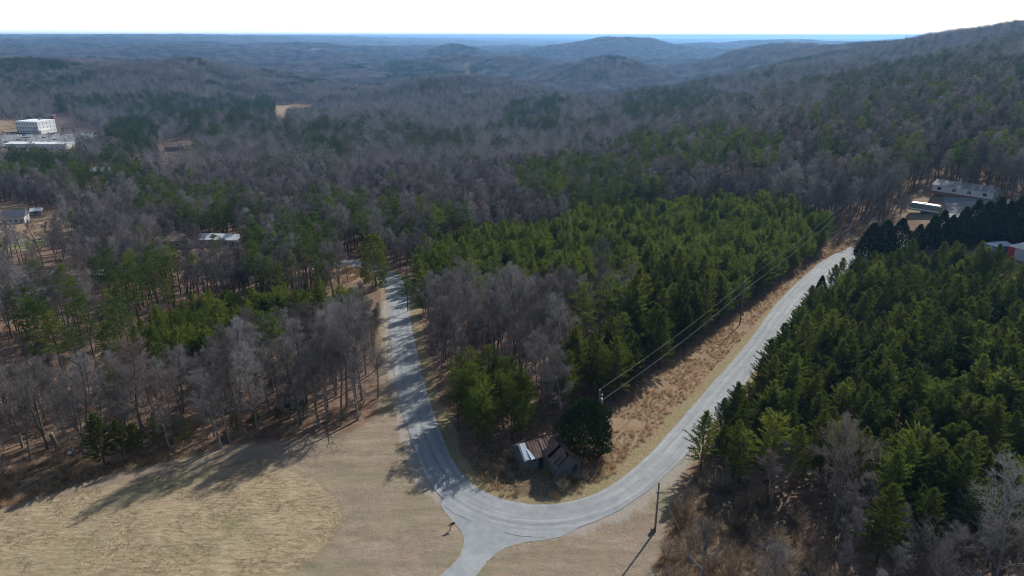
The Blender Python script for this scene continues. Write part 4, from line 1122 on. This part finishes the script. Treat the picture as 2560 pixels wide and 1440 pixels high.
# ------------------------------------------------------------------ derelict house
def house():
    th = math.radians(25)
    ox, oy = 2.2, 98.6
    zb = bh(6, 99) - .05
    e = empty('derelict_house', (ox, oy, zb), th)
    tag(e, 'derelict L shaped wooden house with rusty tin roof inside the road bend', 'house')
    EV, RD = 2.75, 4.35
    U, V = 8.4, 4.6                              # main block
    a, b, wv = 4.0, 8.4, -4.1                    # front wing
    R = random.Random(4)
    def wall(p0, p1, top0, top1, apex=None, door=None, label=None):
        p0, p1 = Vector((*p0, 0)), Vector((*p1, 0)); L = (p1 - p0).length; t = (p1 - p0) / L; nn = Vector((t.y, -t.x, 0))
        back = MB()
        pts = [p0, p1, p1 + Vector((0, 0, top1)), p0 + Vector((0, 0, top0))]
        if apex: pts = [p0, p1, p1 + Vector((0, 0, top1)), p0 + t * (L / 2) + Vector((0, 0, apex)), p0 + Vector((0, 0, top0))]
        q = [tuple(p) for p in pts]; q2 = [tuple(p - nn * .08) for p in pts]
        back.face(q); back.face(q2[::-1])
        for i in range(len(q)): back.face([q[i], q2[i], q2[(i + 1) % len(q)], q[(i + 1) % len(q)]])
        w = back.obj('wall', M['inner_shade'], e)  # slab painted near-black so gaps and openings look like unlit interior
        bd = MB(); z = .05
        while z < (apex or top0) - .1:
            hh = .24
            x0, x1 = 0, L
            if apex and z > top0:
                cut = L / 2 * (z + hh - top0) / (apex - top0); x0, x1 = cut, L - cut
                if x1 - x0 < .2: break
            segs = [(x0, x1)]
            if door and door[2] < z + hh and z < door[3]: segs = [(x0, door[0]), (door[1], x1)]
            for s0, s1 in segs:
                if R.random() < .06 and s1 - s0 > 2: m = R.uniform(s0 + .4, s1 - .4); pcs = [(s0, m), (m + .5, s1)]
                else: pcs = [(s0, s1)]
                for c0, c1 in pcs:
                    if c1 - c0 < .1: continue
                    o = .02 + R.uniform(0, .03); dz = R.uniform(-.02, .02)
                    A = p0 + t * c0 + nn * .003; B = p0 + t * c1 + nn * .003
                    f = [A + Vector((0, 0, z + dz)) + nn * o, B + Vector((0, 0, z + dz)) + nn * o, B + Vector((0, 0, z + hh - .02)) + nn * .004, A + Vector((0, 0, z + hh - .02)) + nn * .004]
                    bd.face([tuple(v) for v in f])
                    bd.face([tuple(A + Vector((0, 0, z + dz))), tuple(B + Vector((0, 0, z + dz))), tuple(f[1]), tuple(f[0])])
            z += hh
        s = bd.obj('board_siding', M['boards'], w); s['kind'] = 'stuff'
        return w
    wall((0, 0), (a, 0), EV, EV, None, (2.6, 3.5, .1, 2.1))
    wall((0, V), (0, 0), EV, EV, RD - .05)
    wall((U, V), (0, V), EV, EV)
    wall((a, 0), (a, wv), EV - .1, EV - .1)
    wall((a, wv), (b, wv), EV - .1, EV - .1, RD - .1, (3.1, 3.8, .9, 2.0))
    wall((b, wv), (b, V), EV - .1, EV - .1)
    # corner posts
    for (x, y) in ((0, 0), (a, wv), (b, wv), (0, V)):
        mb = MB(); mb.box(x - .09, x + .09, y - .09, y + .09, 0, EV); mb.obj('corner_post', M['boards'], e)
    # window frame on the wing gable
    mb = MB()
    for x0, x1, z0, z1 in ((a + 3.02, a + 3.1, .85, 2.05), (a + 3.8, a + 3.88, .85, 2.05), (a + 3.02, a + 3.88, 2.0, 2.1), (a + 3.02, a + 3.88, .8, .9)): mb.box(x0, x1, wv - .08, wv - .03, z0, z1)
    mb.obj('window_frame', M['boards'], e)
    def sheet(c, mat, name='roof_sheet', lift=0):
        # a tin sheet with two raised seams; c = four corners, eave0, eave1, ridge1, ridge0
        wob = (lambda: R.uniform(-.03, .05)) if name == 'roof_sheet' else (lambda: 0)
        c = [Vector(v) + Vector((0, 0, lift + wob())) for v in c]
        mb = MB()
        n = (c[1] - c[0]).cross(c[3] - c[0]).normalized()
        if n.z < 0: n = -n
        prof = [0, .03, .07, .5, .9, 1.0]; hh = [.05, .05, 0, .005, 0, 0]
        top = []
        for p, h in zip(prof, hh):
            top.append((c[0].lerp(c[1], p) + n * h, c[3].lerp(c[2], p) + n * h))
        for i in range(len(top) - 1):
            mb.face([tuple(top[i][0]), tuple(top[i + 1][0]), tuple(top[i + 1][1]), tuple(top[i][1])])
        lo = [(p - n * .025, q - n * .025) for p, q in (top[0], top[-1])]
        mb.face([tuple(lo[0][0]), tuple(lo[1][0]), tuple(lo[1][1]), tuple(lo[0][1])][::-1])
        return mb.obj(name, M[mat], e)
    ov = .35
    mb = MB(); mb.box(.1, U - .1, .1, V - .1, 2.2, 2.25); mb.box(a + .1, b - .1, wv + .1, .1, 2.2, 2.25); mb.obj('dark_fill_sheet', M['inner_shade'], e)  # black sheet added under the roof so its gaps look dark
    # main roof, front and back slope, sheets 0.55 m wide
    n = 16; u0, u1 = -.3, U + .3
    for i in range(n):
        x0, x1 = u0 + (u1 - u0) * i / n, u0 + (u1 - u0) * (i + 1) / n
        sl = (RD - EV) / (V / 2)
        yb = -ov
        if not (x0 > a and x1 < b + .4):
            if i in (0, 1): sheet([(x0, yb, EV - sl * ov), (x1, yb, EV - sl * ov), (x1, V / 2, RD), (x0, V / 2, RD)], 'rust' if i == 1 else 'bare_metal')
            else: sheet([(x0, yb, EV - sl * ov), (x1, yb, EV - sl * ov), (x1, V / 2, RD), (x0, V / 2, RD)], 'rust')
        else:
            sheet([(x0, 0 + .02, EV + .02), (x1, .02, EV + .02), (x1, V / 2, RD), (x0, V / 2, RD)], 'rust')
        sheet([(x1, V + ov, EV - sl * ov), (x0, V + ov, EV - sl * ov), (x0, V / 2, RD), (x1, V / 2, RD)], 'bare_metal' if i < 2 else 'rust')
    # loose bare sheets lying on the front slope
    s = [(-.1, -.25, EV - .17 + .12), (.85, -.45, EV - .3 + .14), (1.05, V / 2 - .05, RD + .05), (.0, V / 2 - .05, RD + .05)]
    sheet(s, 'bare_metal', 'loose_sheet', .03)
    s = [(1.0, -.55, EV - .36 + .22), (1.75, -.45, EV - .3 + .2), (1.15, 1.2, EV + .95), (.85, 1.2, EV + .95)]
    sheet(s, 'bare_metal', 'loose_sheet', .05)
    mb = MB(); mb.tube([(u0, V / 2, RD + .03), (U * .5, V / 2, RD - .02), (u1, V / 2, RD + .03)], [.07] * 3, 6); mb.obj('ridge_cap', M['rust'], e)
    # wing roof: ridge runs along v
    m = (a + b) / 2; hw = (b - a) / 2; sl = (RD - EV) / hw; n = 9
    y0, y1 = wv - .35, V / 2
    for i in range(n):
        v0, v1 = y0 + (y1 - y0) * i / n, y0 + (y1 - y0) * (i + 1) / n
        # left slope: the front end has fallen in
        def low(v):                               # where the main slope takes over
            return 0 if v <= 0 else min(1, v / (V / 2))
        f0, f1 = low(v0), low(v1)
        el = lambda f: (a - .3 + (hw + .3) * f, EV - sl * .3 + (RD - EV + sl * .3) * f)
        er = lambda f: (b + .3 - (hw + .3) * f, EV - sl * .3 + (RD - EV + sl * .3) * f)
        if i > 1 and i != 4:
            (xa, za), (xb, zb2) = el(f0), el(f1)
            sheet([(xb, v1, zb2 + .03), (xa, v0, za + .03), (m, v0, RD + .03), (m, v1, RD + .03)], 'rust')
        (xa, za), (xb, zb2) = er(f0), er(f1)
        sheet([(xa, v0, za + .03), (xb, v1, zb2 + .03), (m, v1, RD + .03), (m, v0, RD + .03)], 'bare_metal' if i == 0 and False else 'rust')
    sheet([(a - .35, wv + .9, EV - .55), (a - .2, wv - .2, EV - .7), (m - .3, wv + .1, RD - .45), (m - .2, wv + 1.2, RD - .1)], 'rust', 'loose_sheet', .02)
    for k in range(4):                            # bare rafters at the broken corner
        mb = MB(); v = wv + .1 + k * .4; mb.tube([(a - .2, v, EV - .25), (m, v, RD - .03)], [.05, .05], 4); mb.obj('rafter', M['boards'], e)
    mb = MB(); mb.tube([(a + .1, wv - .3, EV - .4), (m + .1, wv - .25, RD + .05)], [.09, .09], 4); mb.obj('barge_board', M['straw'] if False else M['boards'], e)
    mb = MB(); mb.box(m - 1.2, m - .8, 2.6, 3.0, 3.6, RD + .5); mb.obj('chimney', worn('old_brick', (.22, .10, .07), .3, 5), e)
house()

# ------------------------------------------------------------------ utility poles, wires, mailbox
def pole(bpx, tpx, label, trans=False, arm=False):
    x, y, z = hit(*bpx)
    _, _, zt = pt_at(*tpx, y); h = zt - z
    return pole_at(x, y, z, h, label, trans, arm)
def pole_at(x, y, z, h, label, trans=False, arm=False, lean=0.0):
    e = empty('utility_pole', (x, y, z)); tag(e, label, 'utility pole')
    e.rotation_euler = (0, lean, 0)
    mb = MB(); mb.tube([(0, 0, -.4), (0, 0, h * .5), (0, 0, h)], [.17, .145, .115], 10); mb.obj('pole', M['pole'], e, True)
    mb = MB(); mb.tube([(0, 0, h), (0, 0, h + .12), (0, 0, h + .3)], [.05, .09, .04], 8); mb.obj('insulator', M['white'], e, True)
    if trans:
        mb = MB(); mb.tube([(.42, .1, h - 2.9), (.42, .1, h - 2.8), (.42, .1, h - 1.75), (.42, .1, h - 1.65)], [.22, .27, .27, .2], 12); t = mb.obj('transformer', M['steel'], e, True)
        mb = MB(); mb.tube([(.36, .1, h - 1.66), (.36, .1, h - 1.3)], [.06, .03], 8); mb.obj('bushing', M['white'], t)
        mb = MB(); mb.tube([(.1, .05, h - .9), (.5, .1, h - .9)], [.03, .03], 5); mb.tube([(.5, .1, h - 1.15), (.5, .1, h - .7)], [.07, .07], 8); mb.obj('fuse_cutout', M['white'], e)
        mb = MB(); mb.box(.1, .4, .06, .14, h - 2.4, h - 2.3); mb.obj('bracket', M['steel'], e)
    return (x, y, z, h, e)
P1 = pole_at(15.6, 107.6, bh(15.6, 107.6), 11.0, 'wooden utility pole with transformer beside the derelict house', True)
P2 = pole((1849, 812), (1857, 704), 'wooden utility pole halfway up the right hand road')
P3 = pole((1637, 1330), (1648, 1207), 'wooden pole alone on the lawn outside the bend')
x, y, z = hit(2120, 560); 
P4 = pole_at(135, 255, bh(135, 255), 11, 'wooden utility pole at the top of the road by the bare trees')
xx, yy, zz = hit(869, 703)
P5 = pole_at(xx, yy, zz, 6.5, 'small pole in the orange grass by the left road')
def wire(a, b, sag, r=.018, name='power_line', label='power line', mat='wire'):
    a, b = Vector(a), Vector(b); pts = []
    for i in range(17):
        t = i / 16; p = a.lerp(b, t); p.z -= sag * 4 * t * (1 - t); pts.append(p)
    mb = MB(); mb.tube(pts, [r] * 17, 4); o = mb.obj(name, M[mat]); tag(o, label, 'cable'); return o
def top(P, dz=0.): return (P[0], P[1], P[2] + P[3] + dz)
wire(top(P1, .25), top(P2, .25), .9, .022, 'power_line', 'upper power line from the transformer pole up the road')
wire(top(P1, -2.3), top(P2, -2.3), 1.0, .028, 'power_line', 'lower power line from the transformer pole up the road')
wire(top(P2, .25), top(P4, .25), 1.2, .022, 'power_line', 'upper power line running on to the bare trees')
wire(top(P2, -2.3), top(P4, -2.3), 1.3, .028, 'power_line', 'lower power line running on to the bare trees')
wire(top(P1, .25), (-6, 128, bh(-6, 128) + 10), .6, .014, 'power_line', 'upper thin line going left over the pines behind the house')
wire(top(P1, -2.3), (-6, 128, bh(-6, 128) + 7.5), .6, .016, 'power_line', 'lower thin line going left over the pines behind the house')
wire(top(P1, -2.4), top(P3, -.3), .5, .016, 'power_line', 'service line crossing the road to the lone pole')
wire(top(P3, -.3), (27, 30, bh(27, 30) + 8), .9, .022, 'power_line', 'service line leaving the lone pole toward the bottom')
gx_, gy_, gz_ = hit(1541, 1078)
wire(top(P1, -3.0), (gx_, gy_, gz_), 0, .02, 'guy_wire', 'pale guy wire staking the transformer pole to the roadside', 'white')
wire(top(P1, -2.9), (17.5, 109.5, bh(17.5, 109.5)), 0, .012, 'guy_wire', 'thin dark guy wire beside the transformer pole')
# box at the foot of the lone pole
mb = MB(); mb.box(-.62, -.2, -.25, .2, 0, .75); mb.box(-.64, -.18, -.27, .22, .75, .8); mb.obj('meter_box', M['pole'], P3[4])
def mailbox():
    x, y, z = hit(1125.5, 1326.5)
    e = empty('mailbox', (x, y, z), .5); tag(e, 'black mailbox on a wooden post at the mouth of the side road', 'mailbox')
    mb = MB(); mb.box(-.055, .055, -.055, .055, -.2, 1.28); mb.obj('post', M['pole'], e)
    mb = MB(); mb.box(-.45, .75, -.045, .045, .92, 1.0); mb.obj('arm', M['pole'], e)
    mb = MB(); mb.tube([(.1, 0, .6), (.55, 0, .93)], [.04, .04], 4); mb.obj('brace', M['pole'], e)
    mb = MB(); n = 10; pr = [(-.12, 1.02), (.12, 1.02)] + [(.12 * math.cos(t), 1.16 + .12 * math.sin(t)) for t in [i * math.pi / n for i in range(n + 1)]]
    for i in range(len(pr)):
        p, q = pr[i], pr[(i + 1) % len(pr)]
        mb.face([(.12, p[0], p[1]), (.12, q[0], q[1]), (.78, q[0], q[1]), (.78, p[0], p[1])])
    mb.face([(.12, p[0], p[1]) for p in pr][::-1]); mb.face([(.78, p[0], p[1]) for p in pr])
    b = mb.obj('box', M['black'], e)
    mb = MB(); mb.box(.3, .33, -.15, -.13, 1.1, 1.32); mb.obj('flag', worn('red_flag', (.5, .04, .03), .1), e)
mailbox()
# mailbox grass
x, y, z = hit(1116, 1330)

# ------------------------------------------------------------------ buildings
def rect_house(name, loc, rz, L, Wd, H, roofh, wallc, roofc, label, cat='house', hip=False, wins=4, ov=.4, skirt=None, winh=(.9, 2.1), floors=1, endwins=0):
    e = empty(name, loc, rz); tag(e, label, cat)
    mb = MB(); mb.box(-L / 2, L / 2, -Wd / 2, Wd / 2, -.6, H); mb.obj('wall', wallc, e)
    if skirt:
        mb = MB(); mb.box(-L / 2 - .03, L / 2 + .03, -Wd / 2 - .03, Wd / 2 + .03, -.6, .55); mb.obj('skirting', skirt, e)
    if roofh > 0:
        mb = MB(); o = ov; a = Wd / 2 if hip else 0
        x0, x1, y0, y1 = -L / 2 - o, L / 2 + o, -Wd / 2 - o, Wd / 2 + o
        R0, R1 = (x0 + a, 0, H + roofh), (x1 - a, 0, H + roofh)
        A, B, C, D = (x0, y0, H + .003), (x1, y0, H + .003), (x1, y1, H + .003), (x0, y1, H + .003)
        mb.face([A, B, R1, R0]); mb.face([C, D, R0, R1]); mb.face([B, C, R1]); mb.face([D, A, R0]); mb.face([D, C, B, A])
        mb.obj('roof', roofc, e)
    else:
        mb = MB(); mb.box(-L / 2 - .15, L / 2 + .15, -Wd / 2 - .15, Wd / 2 + .15, H + .003, H + .5); mb.obj('roof', roofc, e)
    fh = H / floors
    def win(cx, z0, z1, w, side):
        mb = MB(); g = MB()
        if side in (-1, 1):
            y = side * Wd / 2
            mb.box(cx - w / 2 - .08, cx + w / 2 + .08, min(y, y + side * .06), max(y, y + side * .06), z0 - .08, z1 + .08)
            g.box(cx - w / 2, cx + w / 2, min(y + side * .02, y + side * .09), max(y + side * .02, y + side * .09), z0, z1)
        else:
            x = (1 if side == 2 else -1) * L / 2; s = 1 if side == 2 else -1
            mb.box(min(x, x + s * .06), max(x, x + s * .06), cx - w / 2 - .08, cx + w / 2 + .08, z0 - .08, z1 + .08)
            g.box(min(x + s * .02, x + s * .09), max(x + s * .02, x + s * .09), cx - w / 2, cx + w / 2, z0, z1)
        f = mb.obj('window', M['white'], e); g.obj('pane', M['glass'], f)
    for fl in range(floors):
        for i in range(wins):
            win(-L / 2 + L * (i + .5) / wins, fl * fh + winh[0], fl * fh + winh[1], min(1.4, L / wins * .4), -1)
        for i in range(endwins):
            for s in (2, 3): win(-Wd / 2 + Wd * (i + .5) / endwins, fl * fh + winh[0], fl * fh + winh[1], .9, s)
    return e
wh = worn('pale_siding', (.46, .47, .50), .06, 1.5, .6)
wh2 = worn('white_wall', (.75, .75, .72), .05, .3, .7)
greyroof = worn('grey_shingles', (.27, .27, .28), .12, 1.2, .8)
brownroof = worn('brown_shingles', (.26, .20, .17), .15, 1.2, .8)
whiteroof = worn('white_metal_roof', (.86, .87, .88), .03, .5, .45)
redm = worn('red_metal_wall', (.42, .035, .03), .12, 1, .5)
bluem = worn('blue_metal_wall', (.05, .12, .42), .15, 1, .5)
brickm = worn('red_brick_skirt', (.20, .09, .07), .25, 2)
x, y, z = hit(2420, 490)
rect_house('mobile_home', (x, y + 2, z), math.radians(-50), 20, 8, 2.9, 1.6, wh, greyroof, 'long white mobile home with grey roof in the clearing at right', 'house', False, 4, .3, brickm, (1.2, 2.4), 1, 2)
x, y, z = hit(2310, 532)
def camper(x, y, z, rz):
    e = empty('camper', (x, y, z), rz); tag(e, 'white roofed dark sided camper parked under the bare trees', 'camper')
    mb = MB(); L, Wd = 5.0, 1.25
    prof = [(-L, .7), (L, .7), (L, 2.9), (L - .5, 3.25), (-L + .7, 3.25), (-L, 2.6)]
    for s in (-1, 1):
        q = [(p[0], s * Wd, p[1]) for p in prof]; mb.face(q if s < 0 else q[::-1])
    for i in range(len(prof)):
        p, q = prof[i], prof[(i + 1) % len(prof)]
        mb.face([(p[0], -Wd, p[1]), (p[0], Wd, p[1]), (q[0], Wd, q[1]), (q[0], -Wd, q[1])])
    mb.obj('body', worn('camper_side', (.16, .19, .20), .15, 1), e)
    mb = MB(); mb.box(-L + .6, L - .4, -Wd - .05, Wd + .05, 3.253, 3.36); mb.obj('roof', whiteroof, e)
    mb = MB(); mb.box(-L, L, -Wd - .03, -Wd - .003, 1.1, 1.4); mb.obj('stripe', M['white'], e)
    for wx in (-.5, .5):
        for s in (-1, 1):
            mb = MB(); mb.tube([(wx, s * (Wd - .3), .4), (wx, s * (Wd - .02), .4)], [.4, .4], 14); mb.obj('wheel', M['black'], e)
    mb = MB(); mb.box(-.6, .4, -.4, .4, 3.36, 3.6); mb.obj('roof_vent', M['steel'], e)
camper(x, y, z, math.radians(-46))
x, y, z = hit(2520, 648)
e = rect_house('red_barn', (x + 6.5, y, z), math.radians(20), 10, 7.5, 3.6, 2.0, redm, whiteroof, 'red metal barn with a white roof among the right hand pines', 'barn', False, 0, .3)
mb = MB(); mb.box(-5.06, -5.01, -1.6, 1.6, 0, 3.4); mb.obj('door', wh, e)
rect_house('blue_shed', (x + .5, y + 6, z), math.radians(20), 6, 4.5, 2.8, .7, bluem, whiteroof, 'small blue metal shed beside the red barn', 'shed', False, 0, .2)
# big white building and its neighbours
x, y, z = hit(72, 334)
e = rect_house('office_building', (x + 2, y + 14, z), math.radians(-12), 33, 27, 14.5, 0, wh2, whiteroof, 'white three storey office block above the car park', 'office building', False, 8, .2, None, (1.4, 3.2), 3, 5)
mb = MB(); mb.box(16.5, 20, -14, 2, -.6, 4.5); mb.obj('entrance_block', wh2, e)
mb = MB(); mb.box(3, 6, 2, 5, 15.0, 16.6); mb.obj('rooftop_unit', M['steel'], e)
x, y, z = hit(92, 371)
rect_house('warehouse', (x + 2, y + 4, z), math.radians(-2), 62, 15, 5, 1.2, wh2, whiteroof, 'long low white roofed building behind the green pines', 'warehouse', False, 10, .4)
x, y, z = hit(72, 297)
rect_house('pavilion', (x, y + 12, z), 0, 14, 6, 4, .8, worn('pavilion_wall', (.3, .3, .32), .1), whiteroof, 'small pale roofed shelter behind the white office block', 'shelter', False, 0)
x, y, z = hit(112, 298)
rect_house('dark_house', (x, y + 14, z), 0, 12, 7, 3.5, 2, brickm, brownroof, 'dark roofed house on the rise behind the office block', 'house', False, 3)
x, y, z = hit(134, 322)
e = empty('flagpole', (x, y, z)); tag(e, 'slim flagpole with a pale flag beside the office block', 'flagpole')
mb = MB(); mb.tube([(0, 0, 0), (0, 0, 11)], [.12, .06], 6); mb.obj('pole', M['steel'], e)
mb = MB(); mb.box(.1, 1.9, -.03, .03, 9.6, 10.8); mb.obj('flag', M['white'], e)
# lower left houses
x, y, z = hit(428, 622)
e = rect_house('hip_roof_house', (x, y + 6, z), math.radians(8), 13, 11, 3.2, 3, worn('bluegrey_siding', (.25, .28, .32), .1), brownroof, 'house with brown hipped roof seen through the bare trees', 'house', True, 4)
x, y, z = hit(545, 617)
rect_house('white_roof_home', (x, y + 4, z), math.radians(-4), 17, 7, 3, 1.8, wh, whiteroof, 'long white roofed home behind the tall pines', 'house', False, 5)
x, y, z = hit(28, 560)
e = rect_house('gabled_house', (x, y + 4, z), math.radians(18), 10, 8, 3.4, 3, wh, worn('slate_roof', (.12, .13, .16), .2), 'small white house with a dark gabled roof at the left edge', 'house', False, 4)
x, y, z = hit(85, 540)
rect_house('garden_shed', (x, y + 3, z), math.radians(20), 5, 4, 2.5, 1.4, worn('shed_wall', (.3, .29, .27), .1), whiteroof, 'small pale roofed shed right of the gabled house', 'shed', False, 1)
x, y, z = hit(168, 706)
rect_house('long_shed', (x, y + 3, z), math.radians(2), 46 * .62, 5, 2.6, .7, worn('rusted_shed_wall', (.16, .12, .11), .2), worn('faded_tin_roof', (.55, .47, .42), .2, .4), 'long low tin roofed shed among the left hand trees', 'shed', False, 0)
x, y, z = hit(46, 726)
rect_house('red_outbuilding', (x, y + 2, z), 0, 3.5, 3, 2.8, .8, worn('bright_red_paint', (.6, .03, .05), .1), worn('red_roof', (.5, .05, .05), .1), 'tiny bright red outbuilding at the left', 'shed', False, 1)
x, y, z = hit(222, 503)
rect_house('grey_roof_house', (x, y + 5, z), .1, 13, 9, 3, 2.6, wh, greyroof, 'grey roofed house faint behind bare trees at left', 'house', True, 4)
x, y, z = hit(243, 438)
rect_house('bright_roof_house', (x, y + 5, z), .1, 18, 9, 3, 2.4, worn('green_wall', (.3, .4, .36), .1), whiteroof, 'bright roofed house under the dark green pines', 'house', False, 4)
x, y, z = hit(438, 378)
rect_house('country_house', (x, y + 6, z), -.1, 20, 12, 4, 3.5, worn('brick_wall', (.3, .22, .2), .1), brownroof, 'large hipped roof house in the gap beyond the left wood', 'house', True, 5)
x, y, z = hit(868, 222)
rect_house('farmhouse', (x - 8, y + 5, z), .1, 22, 12, 6, 4, redm, whiteroof, 'red farm building far off beyond the middle wood', 'barn', False, 3)
rect_house('farm_shed', (x + 45, y - 6, z), .1, 34, 10, 4, 1.6, wh2, whiteroof, 'low white farm shed far off beyond the middle wood', 'shed', False, 4)
for i, (hx_, hy_, L) in enumerate([(1168, 232, 16), (2272, 103, 60), (790, 127, 60), (1750, 106, 50)]):
    x, y, z = hit(hx_, hy_)
    rect_house('distant_building', (x, y, z), 0, L, L * .4, L * .16, L * .05, wh2, whiteroof, ['tiny pale house on the wooded rise in the centre', 'pale building on the horizon left of the right hand ridge', 'pale long building on the far left hills', 'tiny pale building below the far horizon at right'][i], 'building', False, 0)
# cars
carcols = {'white': (.8, .8, .8), 'silver': (.5, .52, .54), 'dark': (.03, .035, .045), 'red': (.35, .03, .03), 'blue': (.04, .09, .25)}
def car_mesh(c):
    mb = MB()
    mb.box(-2.25, 2.25, -.88, .88, .35, .95, 0)
    n = len(mb.v)
    mb.v += [(-1.7, -.8, .95), (1.0, -.8, .95), (1.0, .8, .95), (-1.7, .8, .95), (-1.2, -.65, 1.45), (.4, -.65, 1.45), (.4, .65, 1.45), (-1.2, .65, 1.45)]
    for q, m in (((4, 5, 6, 7), 0), ((0, 1, 5, 4), 1), ((1, 2, 6, 5), 1), ((2, 3, 7, 6), 1), ((3, 0, 4, 7), 1)): mb.f.append(tuple(n + i for i in q)); mb.m.append(m)
    for wx in (-1.4, 1.4):
        for s in (-1, 1): mb.tube([(wx, s * .7, .33), (wx, s * .9, .33)], [.33, .33], 8, 2)
    return mb.mesh('car', [NT('car_paint').pbr(c, .3, .2, None, .5), M['glass'], M['black']])
cm = {k: car_mesh(c) for k, c in carcols.items()}
RC = random.Random(3)
rowsC = [((-50, 342), (34, 336), 8), ((44, 341), (76, 340), 5), ((40, 347), (72, 346), 6), ((30, 352), (66, 352), 6), ((16, 357), (56, 357), 8), ((124, 338), (160, 339), 6), ((100, 346), (134, 346), 5), ((138, 351), (164, 351), 3), ((98, 356), (122, 356), 4), ((150, 361), (172, 361), 3), ((204, 336), (238, 336), 4)]
for (a, b, n) in rowsC:
    for i in range(n):
        t = i / max(1, n - 1)
        x, y, z = hit(a[0] + (b[0] - a[0]) * t, a[1] + (b[1] - a[1]) * t)
        c = RC.choice(['white', 'white', 'white', 'silver', 'silver', 'dark', 'dark', 'red', 'blue'])
        o = mobj('parked_car', cm[c]); o.location = (x, y, z + .42); o.rotation_euler = (0, 0, math.pi / 2 + RC.uniform(-.1, .1))
        tag(o, '%s car parked in the lot before the white office block' % c, 'car', 'cars in the office car park')

# white bag in the weeds, logs at the wood edge
x, y, z = hit(176, 1137)
mb = MB(); mb.tube([(-.45, 0, .1), (-.2, .05, .38), (.15, 0, .42), (.45, .05, .12)], [.12, .33, .3, .1], 7); o = mb.obj('white_bag', M['white'], None, True); o.location = (x, y, z); tag(o, 'white bag lying in the weeds at the wood edge', 'bag')
for i, (ax, ay, bx, by) in enumerate([(160, 1070, 215, 1048), (185, 1100, 250, 1082), (130, 1085, 150, 1120)]):
    p, q = hit(ax, ay), hit(bx, by)
    mb = MB(); mb.tube([(p[0], p[1], p[2] + .25), (q[0], q[1], q[2] + .3)], [.17, .1], 6); o = mb.obj('fallen_log', worn('bleached_wood', (.5, .44, .38), .15, 2)); tag(o, ['pale fallen log uppermost in the left wood', 'pale fallen log just above the field weeds', 'short pale fallen log leaning down to the weeds'][i], 'log')

# ------------------------------------------------------------------ haze
hz = NT('haze_air')
pv = hz.n.new('ShaderNodeVolumePrincipled')
pv.inputs['Color'].default_value = (.27, .56, 1.0, 1)
pv.inputs['Density'].default_value = .000092
pv.inputs['Anisotropy'].default_value = 0.4
hz.L(pv.outputs[0], hz.out.inputs['Volume'])
mb = MB(); mb.box(-34500, 34500, -34500, 34500, -190, 110)
o = mb.obj('haze', hz.m); tag(o, 'thin blue haze over the whole valley', None, None, 'stuff')
